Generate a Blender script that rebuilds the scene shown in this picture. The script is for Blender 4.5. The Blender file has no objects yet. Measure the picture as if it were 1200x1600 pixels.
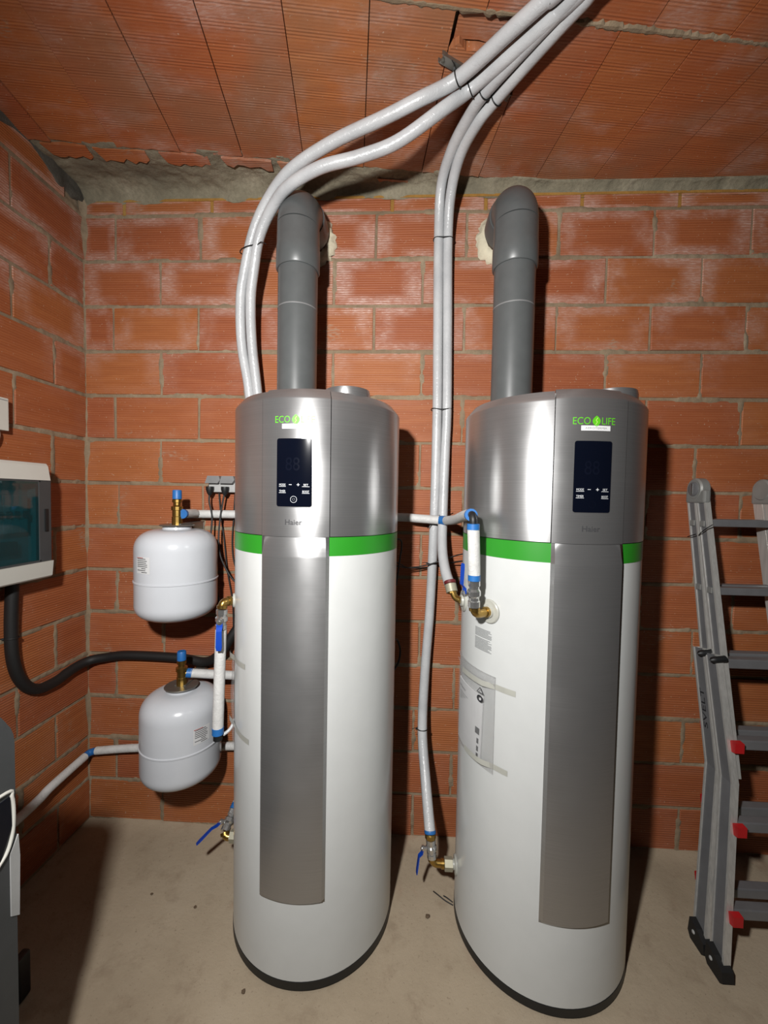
import bpy, bmesh, math, random
import numpy as np
from mathutils import Vector, Matrix
random.seed(7); np.random.seed(7)
scene = bpy.context.scene
COL = scene.collection
R = math.radians

# ------------------------------------------------------------------ camera
cam_d = bpy.data.cameras.new('camera'); cam = bpy.data.objects.new('camera', cam_d); COL.objects.link(cam)
F_PX = 630.26; YAW = .0472; PITCH = .0371; ROLL = .0182
cam_d.sensor_fit = 'HORIZONTAL'; cam_d.sensor_width = 36.0; cam_d.lens = 36.0 * F_PX / 1200.0
cam_d.clip_start = .02; cam_d.clip_end = 50
fw = Vector((-math.sin(YAW) * math.cos(PITCH), math.cos(YAW) * math.cos(PITCH), -math.sin(PITCH)))
rt = Vector((math.cos(YAW), math.sin(YAW), 0)); dn = fw.cross(rt)
cx_ = math.cos(ROLL) * rt - math.sin(ROLL) * dn
cy_ = math.sin(ROLL) * rt + math.cos(ROLL) * dn
cam.matrix_world = Matrix(((cx_.x, -cy_.x, -fw.x, .6329), (cx_.y, -cy_.y, -fw.y, -1.9007), (cx_.z, -cy_.z, -fw.z, 1.6366), (0, 0, 0, 1)))
scene.camera = cam

# ------------------------------------------------------------------ world, lamp, exposure
w = bpy.data.worlds.new('world'); scene.world = w; w.use_nodes = True
w.node_tree.nodes['Background'].inputs[0].default_value = (.55, .5, .47, 1)
w.node_tree.nodes['Background'].inputs[1].default_value = .02
ld = bpy.data.lights.new('work_lamp', 'SPOT'); ld.spot_size = R(150); ld.spot_blend = .9; ld.shadow_soft_size = .045; ld.energy = 225; ld.color = (1, .985, .965)
lo = bpy.data.objects.new('work_lamp', ld); COL.objects.link(lo); lo.location = (.28, -2.0, 2.08)
lo.rotation_euler = (Vector((.7, 0, 1.55)) - Vector(lo.location)).to_track_quat('-Z', 'Y').to_euler()
scene.cycles.diffuse_bounces = 1
vs = scene.view_settings
vs.view_transform = 'Standard'; vs.look = 'None'; vs.exposure = 0.0; vs.gamma = 1.0; vs.use_curve_mapping = False

# ------------------------------------------------------------------ materials
MATS = {}
ALB = .74      # lit swatch to reflectance
def srgb(r, g, b):
    f = lambda c: (c / 255 / 12.92) if c / 255 <= .04045 else ((c / 255 + .055) / 1.055) ** 2.4
    return (f(r) * ALB, f(g) * ALB, f(b) * ALB, 1)
class NT:
    def __init__(s, name):
        s.m = bpy.data.materials.new(name); s.m.use_nodes = True; s.t = s.m.node_tree; s.n = s.t.nodes
        s.b = s.n['Principled BSDF']; MATS[name] = s.m
    def add(s, typ, **kw):
        n = s.n.new(typ)
        for k, v in kw.items(): setattr(n, k, v)
        return n
    def ln(s, a, b): s.t.links.new(a, b)
    def val(s, sock, v):
        if hasattr(v, 'links') or hasattr(v, 'is_linked'): s.ln(v, sock)
        else: sock.default_value = v
    def math(s, op, a, b=None, clamp=False):
        n = s.add('ShaderNodeMath', operation=op, use_clamp=clamp); s.val(n.inputs[0], a)
        if b is not None: s.val(n.inputs[1], b)
        return n.outputs[0]
    def noise(s, vec, scale, detail=3, rough=.55, dist=0):
        n = s.add('ShaderNodeTexNoise'); s.ln(vec, n.inputs['Vector']); n.inputs['Scale'].default_value = scale
        n.inputs['Detail'].default_value = detail; n.inputs['Roughness'].default_value = rough; n.inputs['Distortion'].default_value = dist
        return n.outputs['Fac']
    def ramp(s, fac, stops):
        n = s.add('ShaderNodeValToRGB'); s.ln(fac, n.inputs[0]); e = n.color_ramp.elements
        while len(e) < len(stops): e.new(.5)
        for i, (p, c) in enumerate(stops):
            e[i].position = p; e[i].color = c if len(c) == 4 else (*c, 1)
        return n.outputs[0]
    def rng(s, v, a, b, c=0, d=1, smooth=True):
        n = s.add('ShaderNodeMapRange', interpolation_type='SMOOTHSTEP' if smooth else 'LINEAR'); s.ln(v, n.inputs[0])
        for i, x in enumerate((a, b, c, d)): n.inputs[i + 1].default_value = x
        return n.outputs[0]
    def mix(s, fac, a, b, typ='MIX'):
        n = s.add('ShaderNodeMix', data_type='RGBA', blend_type=typ); s.val(n.inputs[0], fac); s.val(n.inputs[6], a); s.val(n.inputs[7], b)
        return n.outputs[2]
    def map(s, vec, scale):
        n = s.add('ShaderNodeMapping'); s.ln(vec, n.inputs[0]); n.inputs['Scale'].default_value = scale; return n.outputs[0]
    def bump(s, h, strength=.5, dist=.002, normal=None):
        n = s.add('ShaderNodeBump'); s.ln(h, n.inputs['Height']); n.inputs['Strength'].default_value = strength; n.inputs['Distance'].default_value = dist
        if normal is not None: s.ln(normal, n.inputs['Normal'])
        s.ln(n.outputs[0], s.b.inputs['Normal']); return n.outputs[0]
    def base(s, c): s.val(s.b.inputs['Base Color'], c)
    def set(s, **kw):
        for k, v in kw.items(): s.val(s.b.inputs[k.replace('_', ' ')], v)

def simple(name, col, rough=.5, metal=0, bump=0, bscale=200, bdist=.0005, vary=.06, **kw):
    t = NT(name); tc = t.add('ShaderNodeTexCoord').outputs['Object']
    nz = t.noise(tc, 14, 4)
    dark = tuple(c * (1 - vary * 2) for c in col[:3]) + (1,); lite = tuple(min(1, c * (1 + vary)) for c in col[:3]) + (1,)
    t.base(t.ramp(nz, [(.3, dark), (.7, lite)])); t.set(Roughness=rough, Metallic=metal)
    if bump: t.bump(t.noise(tc, bscale, 3), bump, bdist)
    for k, v in kw.items(): t.b.inputs[k.replace('_', ' ')].default_value = v
    return t.m

def brick_mat(name, axis='z', salt_lo=2.15, salt_hi=2.95, pitch=.0105):
    t = NT(name); tcn = t.add('ShaderNodeTexCoord'); ob = tcn.outputs['Object']; ge = tcn.outputs['Generated']
    geo = t.add('ShaderNodeNewGeometry'); pos = geo.outputs['Position']
    oi = t.add('ShaderNodeObjectInfo').outputs['Random']
    so = t.add('ShaderNodeSeparateXYZ'); t.ln(ob, so.inputs[0]); sg = t.add('ShaderNodeSeparateXYZ'); t.ln(ge, sg.inputs[0])
    sp = t.add('ShaderNodeSeparateXYZ'); t.ln(pos, sp.inputs[0])
    z = so.outputs['Z'] if axis == 'z' else so.outputs['Y']
    groove = t.math('SINE', t.math('MULTIPLY', z, 2 * math.pi / pitch))
    # fired-clay colour: brick to brick and streaks along the grooves
    sc = (3, 3, 30) if axis == 'z' else (3, 40, 3)
    st = t.noise(t.map(pos, sc), 1.6, 4)
    base = t.ramp(st, [(.2, srgb(172, 94, 56)), (.5, srgb(184, 103, 62)), (.8, srgb(196, 116, 72))])
    hue = t.add('ShaderNodeHueSaturation'); t.ln(base, hue.inputs['Color'])
    t.ln(t.math('ADD', t.math('MULTIPLY', oi, .010), .497), hue.inputs['Hue'])
    t.ln(t.math('ADD', t.math('MULTIPLY', oi, .16), .80 if axis == 'z' else .98), hue.inputs['Value'])
    hue.inputs['Saturation'].default_value = 1.02
    # ridge tops slightly paler than the grooves
    ridge = t.rng(groove, .2, 1, 0, .22)
    c = t.mix(ridge, hue.outputs[0], srgb(212, 142, 104))
    # salt bloom: strong at the rim of each brick and high on the wall
    if axis == 'z':
        gx = t.math('ABSOLUTE', t.math('SUBTRACT', sg.outputs['X'], .5)); gz = t.math('ABSOLUTE', t.math('SUBTRACT', sg.outputs['Z'], .5))
        gy = t.math('ABSOLUTE', t.math('SUBTRACT', sg.outputs['Y'], .5))
        rim = t.rng(t.math('MAXIMUM', t.math('MULTIPLY', t.math('MAXIMUM', gx, gz), 1), gz), .22, .42)
    else:
        rim = t.rng(t.noise(t.map(pos, (1.3, 2.6, 1)), 2.2, 5), .42, .62)
    high = t.rng(sp.outputs['Z'], salt_lo, salt_hi, .10, 1)
    blot = t.rng(t.noise(pos, 4.5, 5, .6), .36, .62)
    fine = t.rng(t.noise(t.map(pos, (9, 9, 60) if axis == 'z' else (9, 60, 9)), 4, 4, .7), .45, .65)
    k = t.math('MULTIPLY', t.math('MULTIPLY', rim, high), t.math('MULTIPLY', blot, t.math('ADD', t.math('MULTIPLY', fine, .6), .4)))
    k = t.math('MULTIPLY', k, .85 if axis == 'z' else .75, True)
    c = t.mix(k, c, srgb(224, 190, 176))
    if axis == 'y': c = t.mix(t.rng(t.noise(pos, 1.7, 4, .6), .42, .66, 0, .5), c, srgb(150, 118, 92))
    # loose mortar smears and dust specks
    sm = t.math('MULTIPLY', t.rng(t.noise(pos, 5.3, 5, .65), .60, .70), t.rng(t.noise(t.map(pos, (8, 8, 50) if axis == 'z' else (8, 50, 8)), 5, 2), .48, .6))
    c = t.mix(t.math('MULTIPLY', sm, .55), c, srgb(176, 158, 136))
    sv = t.rng(t.noise(pos, 120, 1), .735, .76)
    c = t.mix(t.math('MULTIPLY', sv, .6), c, srgb(220, 190, 165))
    t.base(c)
    t.set(Roughness=t.rng(k, 0, .6, .62, .42))
    b1 = t.bump(groove if axis == 'z' else t.math('MULTIPLY', groove, t.rng(t.math('SINE', t.math('MULTIPLY', z, 2 * math.pi / .062)), -.5, .6, .15, 1)), .5 if axis == 'z' else .42, .0011)
    b2 = t.bump(t.noise(pos, 70, 5, .65), .5, .0016, b1)
    return t.m
brick_mat('brick_clay', 'z', 2.05, 2.6)
brick_mat('ceiling_clay', 'y', 2.0, 2.6, .0098)

def mortar_mat(name, a, b, c_, sc=1.0, rough=.95, bd=.004):
    t = NT(name); pos = t.add('ShaderNodeNewGeometry').outputs['Position']
    n1 = t.noise(pos, 3.2 * sc, 6, .6); n2 = t.noise(pos, 42 * sc, 5, .7)
    c = t.ramp(n1, [(.3, a), (.52, b), (.72, c_)])
    c = t.mix(t.rng(n2, .35, .7, 0, .5), c, tuple(x * .62 for x in b[:3]) + (1,))
    t.base(c); t.set(Roughness=rough); t.bump(t.noise(pos, 60 * sc, 6, .7), .7, bd); return t.m
mortar_mat('mortar', srgb(138, 117, 92), srgb(164, 143, 116), srgb(186, 168, 142))
mortar_mat('cement', srgb(122, 116, 98), srgb(158, 149, 126), srgb(188, 178, 154), 1.6, .95, .006)
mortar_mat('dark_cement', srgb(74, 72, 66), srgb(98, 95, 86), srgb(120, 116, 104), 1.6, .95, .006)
mortar_mat('yellow_mortar', srgb(168, 122, 54), srgb(190, 140, 66), srgb(200, 160, 90))
t = NT('dusty_floor'); pos = t.add('ShaderNodeNewGeometry').outputs['Position']
n1 = t.noise(pos, 1.3, 6, .6); n2 = t.noise(pos, 9, 6, .65); n3 = t.noise(pos, 130, 3, .6)
c = t.ramp(n1, [(.3, srgb(178, 160, 134)), (.55, srgb(198, 180, 154)), (.75, srgb(206, 190, 166))])
c = t.mix(t.rng(n2, .5, .75, 0, .35), c, srgb(132, 108, 84)); c = t.mix(t.rng(n3, .62, .75, 0, .5), c, srgb(120, 100, 80))
c = t.mix(t.rng(t.noise(pos, 2.4, 4, .6, .6), .58, .70, 0, .28), c, srgb(166, 112, 84))
t.base(c); t.set(Roughness=.93); t.bump(t.noise(pos, 45, 8, .72), .55, .004)
# plain blockwork for the walls behind the camera
t = NT('far_blockwork'); pos = t.add('ShaderNodeNewGeometry').outputs['Position']; sp = t.add('ShaderNodeSeparateXYZ'); t.ln(pos, sp.inputs[0])
cb = t.add('ShaderNodeCombineXYZ'); t.ln(t.math('ADD', sp.outputs[0], sp.outputs[1]), cb.inputs[0]); t.ln(sp.outputs[2], cb.inputs[1])
bt = t.add('ShaderNodeTexBrick'); t.ln(cb.outputs[0], bt.inputs['Vector']); bt.inputs['Scale'].default_value = 1
bt.inputs['Brick Width'].default_value = .415; bt.inputs['Row Height'].default_value = .21; bt.inputs['Mortar Size'].default_value = .006
bt.inputs['Color1'].default_value = srgb(176, 84, 46); bt.inputs['Color2'].default_value = srgb(160, 72, 40); bt.inputs['Mortar'].default_value = srgb(150, 132, 106)
t.base(bt.outputs['Color']); t.set(Roughness=.85)

simple('white_enamel', srgb(226, 228, 226), .26, vary=.012)
t = NT('silver_sheet'); tc = t.add('ShaderNodeTexCoord').outputs['Object']
g = t.noise(t.map(tc, (1, 1, 260)), 3, 2); sm = t.noise(tc, 6, 3, .5)
t.base(t.ramp(g, [(.3, srgb(190, 190, 190)), (.7, srgb(202, 202, 202))])); t.set(Metallic=.84, Roughness=t.rng(sm, .3, .7, .30, .35), Anisotropic=.5); t.b.inputs['Anisotropic Rotation'].default_value = .25
tg = t.add('ShaderNodeTangent', direction_type='RADIAL', axis='Z'); t.ln(tg.outputs[0], t.b.inputs['Tangent']); t.bump(g, .05, .0005)
simple('silver_top', srgb(150, 148, 146), .42, .7)
simple('green_band', srgb(48, 152, 40), .38, vary=.02)
simple('black_plastic', srgb(26, 28, 29), .5)
simple('black_rubber', srgb(24, 24, 24), .62, bump=.2)
simple('charcoal_plastic', srgb(74, 76, 77), .55, bump=.25, bscale=500)
simple('display_glass', srgb(10, 14, 26), .08, vary=.02)
simple('display_dim', srgb(15, 19, 32), .12)
simple('display_ink', srgb(235, 238, 240), .4, vary=.01)
simple('brand_ink', srgb(70, 70, 72), .4)
simple('logo_green', srgb(96, 200, 30), .45, vary=.02)
simple('logo_pale', srgb(196, 232, 120), .45, vary=.02)
simple('sticker_white', srgb(236, 236, 236), .5, vary=.01)
simple('grey_ink', srgb(150, 152, 152), .6)
simple('dark_ink', srgb(46, 46, 50), .6)
simple('red_ink', srgb(190, 50, 40), .6)
simple('pvc_grey', srgb(98, 101, 101), .36, vary=.05, bump=.05, bscale=40)
simple('brown_elbow', srgb(84, 64, 54), .3)
simple('foam', srgb(238, 228, 200), .85, bump=.8, bscale=60, bdist=.004)
t = NT('hose_wrap'); tc = t.add('ShaderNodeTexCoord').outputs['Object']
t.base(t.ramp(t.noise(tc, 11, 4), [(.3, srgb(198, 200, 202)), (.7, srgb(218, 219, 220))])); t.set(Roughness=.3)
t.bump(t.noise(t.map(tc, (1, 1, 1)), 55, 4, .6, 1.5), .35, .004)
t = NT('pipe_tape'); tc = t.add('ShaderNodeTexCoord').outputs['Object']
t.base(t.ramp(t.noise(tc, 30, 4), [(.3, srgb(222, 221, 218)), (.7, srgb(240, 239, 236))])); t.set(Roughness=.45)
t.bump(t.noise(tc, 90, 5, .65, 1.2), .6, .004)
simple('blue_plastic', srgb(44, 116, 190), .45)
simple('lever_blue', srgb(14, 72, 186), .4)
simple('brass', srgb(196, 160, 88), .3, .95)
simple('chrome', srgb(244, 244, 242), .2, .9)
simple('hex_nut', srgb(186, 182, 160), .45, .35)
simple('maroon', srgb(110, 30, 34), .5)
simple('vessel_enamel', srgb(222, 225, 230), .2, vary=.01)
simple('zinc', srgb(160, 158, 150), .4, .8, bump=.1)
t = NT('aluminium'); tc = t.add('ShaderNodeTexCoord').outputs['Object']
sn = t.noise(t.map(tc, (60, 60, 2)), 3, 4, .6)
t.base(t.ramp(sn, [(.3, srgb(222, 220, 214)), (.7, srgb(248, 246, 240))])); t.set(Metallic=.55, Roughness=t.rng(t.noise(tc, 12, 4), .3, .7, .3, .45))
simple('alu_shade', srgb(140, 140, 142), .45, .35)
simple('cast_alu', srgb(160, 160, 156), .5, .3, bump=.4, bscale=120)
simple('red_plastic', srgb(196, 30, 34), .45)
simple('panel_white', srgb(226, 224, 214), .45, vary=.01)
simple('breaker_white', srgb(214, 214, 210), .5)
simple('socket_grey', srgb(140, 140, 140), .55)
simple('socket_light', srgb(196, 196, 194), .5)
simple('pebble', srgb(112, 92, 72), .9, bump=.4)
simple('tape_beige', srgb(196, 196, 186), .35)
def glassy(name, tint, alpha, rough):
    t = NT(name); out = t.n['Material Output']
    tr = t.add('ShaderNodeBsdfTransparent'); tr.inputs[0].default_value = tint
    gl = t.add('ShaderNodeBsdfGlossy'); gl.inputs[0].default_value = (1, 1, 1, 1); gl.inputs['Roughness'].default_value = rough
    df = t.add('ShaderNodeBsdfDiffuse'); df.inputs[0].default_value = (tint[0] * .8, tint[1] * .8, tint[2] * .8, 1)
    m1 = t.add('ShaderNodeMixShader'); m1.inputs[0].default_value = alpha; t.ln(tr.outputs[0], m1.inputs[1]); t.ln(df.outputs[0], m1.inputs[2])
    m2 = t.add('ShaderNodeMixShader'); m2.inputs[0].default_value = .09; t.ln(m1.outputs[0], m2.inputs[1]); t.ln(gl.outputs[0], m2.inputs[2])
    tc = t.add('ShaderNodeTexCoord').outputs['Object']; b = t.add('ShaderNodeBump'); t.ln(t.noise(tc, 30, 4, .6, 1), b.inputs['Height'])
    b.inputs['Strength'].default_value = .8 if rough > .1 else .02; b.inputs['Distance'].default_value = .004
    t.ln(b.outputs[0], gl.inputs['Normal']); t.ln(m2.outputs[0], out.inputs[0])
glassy('clear_film', (.965, .965, .965, 1), .12, .14)
glassy('teal_glass', (.16, .48, .52, 1), .06, .04)

# ------------------------------------------------------------------ mesh helpers
class MB:
    def __init__(s): s.v = []; s.f = []; s.sm = []
    def quads(s, vs_, fs, smooth=False):
        o = len(s.v); s.v += [tuple(v) for v in vs_]; s.f += [tuple(i + o for i in f) for f in fs]; s.sm += [smooth] * len(fs); return s
    def box(s, lo, hi, bev=0):
        x0, y0, z0 = lo; x1, y1, z1 = hi
        if bev <= 0:
            vs_ = [(x, y, z) for z in (z0, z1) for y in (y0, y1) for x in (x0, x1)]
            return s.quads(vs_, [(0, 2, 3, 1), (4, 5, 7, 6), (0, 1, 5, 4), (2, 6, 7, 3), (0, 4, 6, 2), (1, 3, 7, 5)])
        bm = bmesh.new(); bmesh.ops.create_cube(bm, size=1)
        for v in bm.verts: v.co = Vector(((x0 + x1) / 2 + v.co.x * (x1 - x0), (y0 + y1) / 2 + v.co.y * (y1 - y0), (z0 + z1) / 2 + v.co.z * (z1 - z0)))
        bmesh.ops.bevel(bm, geom=bm.edges[:], offset=bev, segments=2, affect='EDGES', profile=.6)
        bm.verts.index_update(); vs_ = [v.co[:] for v in bm.verts]; fs = [[v.index for v in f.verts] for f in bm.faces]; bm.free()
        return s.quads(vs_, fs)
    def obox(s, c, ax, ay, az, h):
        """box at c with unit axes and half sizes"""
        c, ax, ay, az = map(Vector, (c, ax, ay, az))
        vs_ = [c + ax * (h[0] * i) + ay * (h[1] * j) + az * (h[2] * k) for k in (-1, 1) for j in (-1, 1) for i in (-1, 1)]
        return s.quads(vs_, [(0, 2, 3, 1), (4, 5, 7, 6), (0, 1, 5, 4), (2, 6, 7, 3), (0, 4, 6, 2), (1, 3, 7, 5)])
    def tube(s, pts, r, n=12, smooth_path=True, res=6, cap=True):
        P = [Vector(q) for q in pts]; rr = r if isinstance(r, (list, tuple)) else [r] * len(P)
        if smooth_path and len(P) > 2:
            Q = []; RQ = []
            for i in range(len(P) - 1):
                a = P[max(0, i - 1)]; b = P[i]; c = P[i + 1]; d = P[min(len(P) - 1, i + 2)]
                for k in range(res):
                    u = k / res
                    Q.append(.5 * ((2 * b) + (c - a) * u + (2 * a - 5 * b + 4 * c - d) * u * u + (3 * b - a - 3 * c + d) * u ** 3)); RQ.append(rr[i] * (1 - u) + rr[i + 1] * u)
            Q.append(P[-1]); RQ.append(rr[-1]); P, rr = Q, RQ
        vs_ = []; nrm = None
        for i, q in enumerate(P):
            tg = (P[min(i + 1, len(P) - 1)] - P[max(i - 1, 0)]).normalized()
            if nrm is None: nrm = tg.orthogonal().normalized()
            nrm = (nrm - tg * nrm.dot(tg)).normalized(); bn = tg.cross(nrm)
            for k in range(n):
                a = 2 * math.pi * k / n; vs_.append(q + (nrm * math.cos(a) + bn * math.sin(a)) * rr[i])
        fs = [(i * n + k, i * n + (k + 1) % n, (i + 1) * n + (k + 1) % n, (i + 1) * n + k) for i in range(len(P) - 1) for k in range(n)]
        if cap: fs += [tuple(reversed(range(n))), tuple((len(P) - 1) * n + k for k in range(n))]
        return s.quads(vs_, fs, True)
    def lathe(s, prof, origin=(0, 0, 0), axis=(0, 0, 1), n=32, closed=False):
        """prof: (r, t) along axis"""
        o = Vector(origin); A = Vector(axis).normalized(); U = A.orthogonal().normalized(); V = A.cross(U); vs_ = []
        for r, t_ in prof:
            for k in range(n):
                a = 2 * math.pi * k / n; vs_.append(o + A * t_ + (U * math.cos(a) + V * math.sin(a)) * r)
        m = len(prof); fs = [(i * n + k, i * n + (k + 1) % n, ((i + 1) % m) * n + (k + 1) % n, ((i + 1) % m) * n + k) for i in range(m if closed else m - 1) for k in range(n)]
        if not closed:
            if prof[0][0] > 1e-5: fs.append(tuple(reversed(range(n))))
            if prof[-1][0] > 1e-5: fs.append(tuple((m - 1) * n + k for k in range(n)))
        return s.quads(vs_, fs, True)
    def prism(s, poly, d0, d1, axis='y'):
        """polygon in the two other axes, pushed along axis"""
        def P(a, b, c): return {'y': (a, c, b), 'x': (c, a, b), 'z': (a, b, c)}[axis]
        n = len(poly); vs_ = [P(a, b, d0) for a, b in poly] + [P(a, b, d1) for a, b in poly]
        return s.quads(vs_, [tuple(range(n)), tuple(reversed(range(n, 2 * n)))] + [(i, i + n, (i + 1) % n + n, (i + 1) % n) for i in range(n)])
    def sweep(s, prof, a0, a1, n):
        """closed (r,z) profile swept about z from azimuth a0 to a1 (degrees, 0 = front)"""
        m = len(prof); vs_ = []
        for i in range(n + 1):
            a = R(a0 + (a1 - a0) * i / n)
            vs_ += [(r * math.sin(a), -r * math.cos(a), z) for r, z in prof]
        fs = [(i * m + k, i * m + (k + 1) % m, (i + 1) * m + (k + 1) % m, (i + 1) * m + k) for i in range(n) for k in range(m)]
        fs += [tuple(reversed(range(m))), tuple(n * m + k for k in range(m))]
        return s.quads(vs_, fs, True)
    def grid(s, fn, nu, nv, smooth=True, mask=None):
        vs_ = [fn(i / nu, j / nv) for j in range(nv + 1) for i in range(nu + 1)]
        fs = [(j * (nu + 1) + i, j * (nu + 1) + i + 1, (j + 1) * (nu + 1) + i + 1, (j + 1) * (nu + 1) + i) for j in range(nv) for i in range(nu)]
        return s.quads(vs_, fs, smooth)
    def build(s, name, mat, parent=None, sharp=35, fix=True, **props):
        me = bpy.data.meshes.new(name); me.from_pydata(s.v, [], s.f)
        if fix:
            bm = bmesh.new(); bm.from_mesh(me); bmesh.ops.recalc_face_normals(bm, faces=bm.faces); bm.to_mesh(me); bm.free()
        if any(s.sm):
            me.polygons.foreach_set('use_smooth', [True] * len(me.polygons)); me.set_sharp_from_angle(angle=R(sharp))
        me.materials.append(MATS[mat]); me.update()
        o = bpy.data.objects.new(name, me); COL.objects.link(o)
        if parent: o.parent = parent
        for k, v in props.items(): o[k] = v
        return o
def thing(name, label, cat, loc=(0, 0, 0), rz=0, group=None):
    o = bpy.data.objects.new(name, None); o.empty_display_size = .05; COL.objects.link(o); o.location = loc; o.rotation_euler = (0, 0, rz)
    o['label'] = label; o['category'] = cat
    if group: o['group'] = group
    return o
def tag(o, label, cat, group=None):
    o['label'] = label; o['category'] = cat
    if group: o['group'] = group
    return o
def structure(o): o['kind'] = 'structure'; return o
def vnoise(x, y, seed=0):
    """smooth value noise, arrays in, 0..1 out"""
    rs = np.random.RandomState(seed); T = rs.rand(256, 256)
    xi = np.floor(x).astype(int); yi = np.floor(y).astype(int); u = x - xi; v = y - yi
    u = u * u * (3 - 2 * u); v = v * v * (3 - 2 * v)
    g = lambda a, b: T[a % 256, b % 256]
    return (g(xi, yi) * (1 - u) + g(xi + 1, yi) * u) * (1 - v) + (g(xi, yi + 1) * (1 - u) + g(xi + 1, yi + 1) * u) * v
def fbm(x, y, seed=0, o=4):
    s_ = 0; a = .5
    for i in range(o): s_ = s_ + a * vnoise(x * 2 ** i, y * 2 ** i, seed + i); a *= .5
    return s_
def np_grid(name, X, Y, Z, mat, smooth=True):
    """X,Y,Z 2-D arrays -> mesh object"""
    nv, nu = X.shape; co = np.stack([X, Y, Z], -1).reshape(-1, 3)
    idx = np.arange(nv * nu).reshape(nv, nu); q = np.stack([idx[:-1, :-1], idx[:-1, 1:], idx[1:, 1:], idx[1:, :-1]], -1).reshape(-1, 4)
    me = bpy.data.meshes.new(name); me.vertices.add(len(co)); me.vertices.foreach_set('co', co.ravel().astype(np.float32))
    me.loops.add(q.size); me.loops.foreach_set('vertex_index', q.ravel().astype(np.int32))
    me.polygons.add(len(q)); me.polygons.foreach_set('loop_start', (np.arange(len(q)) * 4).astype(np.int32)); me.polygons.foreach_set('loop_total', np.full(len(q), 4, np.int32))
    me.polygons.foreach_set('use_smooth', np.full(len(q), smooth)); me.update(calc_edges=True); me.validate()
    me.materials.append(MATS[mat]); o = bpy.data.objects.new(name, me); COL.objects.link(o); return o
def text_mesh(body, size, spacing=1.0, bold=0.0, extr=0.0):
    cu = bpy.data.curves.new('t', 'FONT'); cu.body = body; cu.size = size; cu.align_x = 'CENTER'; cu.align_y = 'CENTER'; cu.space_character = spacing; cu.offset = bold; cu.resolution_u = 3
    o = bpy.data.objects.new('t', cu); COL.objects.link(o); dg = bpy.context.evaluated_depsgraph_get(); dg.update()
    me = bpy.data.meshes.new_from_object(o.evaluated_get(dg)); V = [tuple(v.co) for v in me.vertices]; Fs = [tuple(p.vertices) for p in me.polygons]
    bpy.data.objects.remove(o); bpy.data.curves.remove(cu); bpy.data.meshes.remove(me); return V, Fs
def text_w(V): return max(v[0] for v in V) - min(v[0] for v in V)

# ------------------------------------------------------------------ the setting
XL = -.9134; XR = 3.1; YF = -3.4; CS = .21; BW = .4145; TOPZ = 3.015
def ceil_z(x): return 3.05
def brick_obj(name, c, sx, sz, face, parent, mat='brick_clay', depth=.02):
    """a brick whose face looks along -y (face='y') or +x (face='x'); c = centre of its face on the wall plane"""
    b = .0025; hx, hz = sx / 2, sz / 2; pr = .006 + random.uniform(-.0015, .002)
    j = lambda: random.uniform(-.0016, .0016)
    cor = [(-hx + j(), -hz + j()), (hx + j(), -hz + j()), (hx + j(), hz + j()), (-hx + j(), hz + j())]
    til = random.uniform(-.0012, .0012); til2 = random.uniform(-.0012, .0012)
    vs_ = []
    for lay, ins, d in ((0, 0, depth), (1, 0, -pr + b), (2, b, -pr)):
        for x, z in cor:
            x2 = x - math.copysign(ins, x); z2 = z - math.copysign(ins, z)
            vs_.append((x2, d + (til * x / hx + til2 * z / hz if lay else 0), z2))
    fs = [(8, 9, 10, 11)] + [(l * 4 + i, l * 4 + (i + 1) % 4, l * 4 + 4 + (i + 1) % 4, l * 4 + 4 + i) for l in (0, 1) for i in range(4)]
    me = bpy.data.meshes.new(name); me.from_pydata(vs_, [], fs); me.materials.append(MATS[mat]); me.update()
    o = bpy.data.objects.new(name, me); COL.objects.link(o); o.location = c
    if face == 'x': o.rotation_euler = (0, 0, R(90))
    o.parent = parent; return o

levels = [k * CS for k in range(15)]                   # bed joints, z
JT = .0140
def rows_for(first_odd, first_even, end, start):
    rows = []
    for k in range(14):
        row = 13 - k                                   # row 0 under the thin top course
        first = first_odd if row % 2 == 0 else first_even
        js = []; x = first + random.uniform(-.012, .012)
        while x < end - .05: js.append(x); x += BW + random.uniform(-.003, .003)
        rows.append((levels[k], levels[k + 1], [start] + js + [end]))
    return rows
def mortar_wall(name, rows, u0, u1, ztop, mk):
    """rough mortar sheet, raised into smears along the joints"""
    st = .0075; nu = int((u1 - u0) / st); nv = int(ztop / st)
    U, Z = np.meshgrid(np.linspace(u0, u1, nu + 1), np.linspace(0, ztop, nv + 1))
    D = np.full(U.shape, 1.0)
    for z0, z1, js in rows:
        D = np.minimum(D, np.abs(Z - z0)); D = np.minimum(D, np.abs(Z - z1))
        inr = (Z >= z0) & (Z <= z1)
        for x in js: D = np.where(inr, np.minimum(D, np.abs(U - x)), D)
    n = fbm(U * 9, Z * 14, 3); n2 = fbm(U * 60, Z * 60, 9, 3)
    near = np.clip(1 - (D - .005) / .017, 0, 1)
    low = np.clip(1.15 - Z / 3.2, .25, 1); smear = np.clip((n - .50 + .10 * low) * 9, 0, 1) * near
    d = .0005 + .0035 * near * n2 + .0085 * smear * (.55 + .6 * n2)
    d = np.where(D > .023, -.004, d)
    return structure(np_grid(name, *mk(U, Z, d), 'mortar'))

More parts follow.
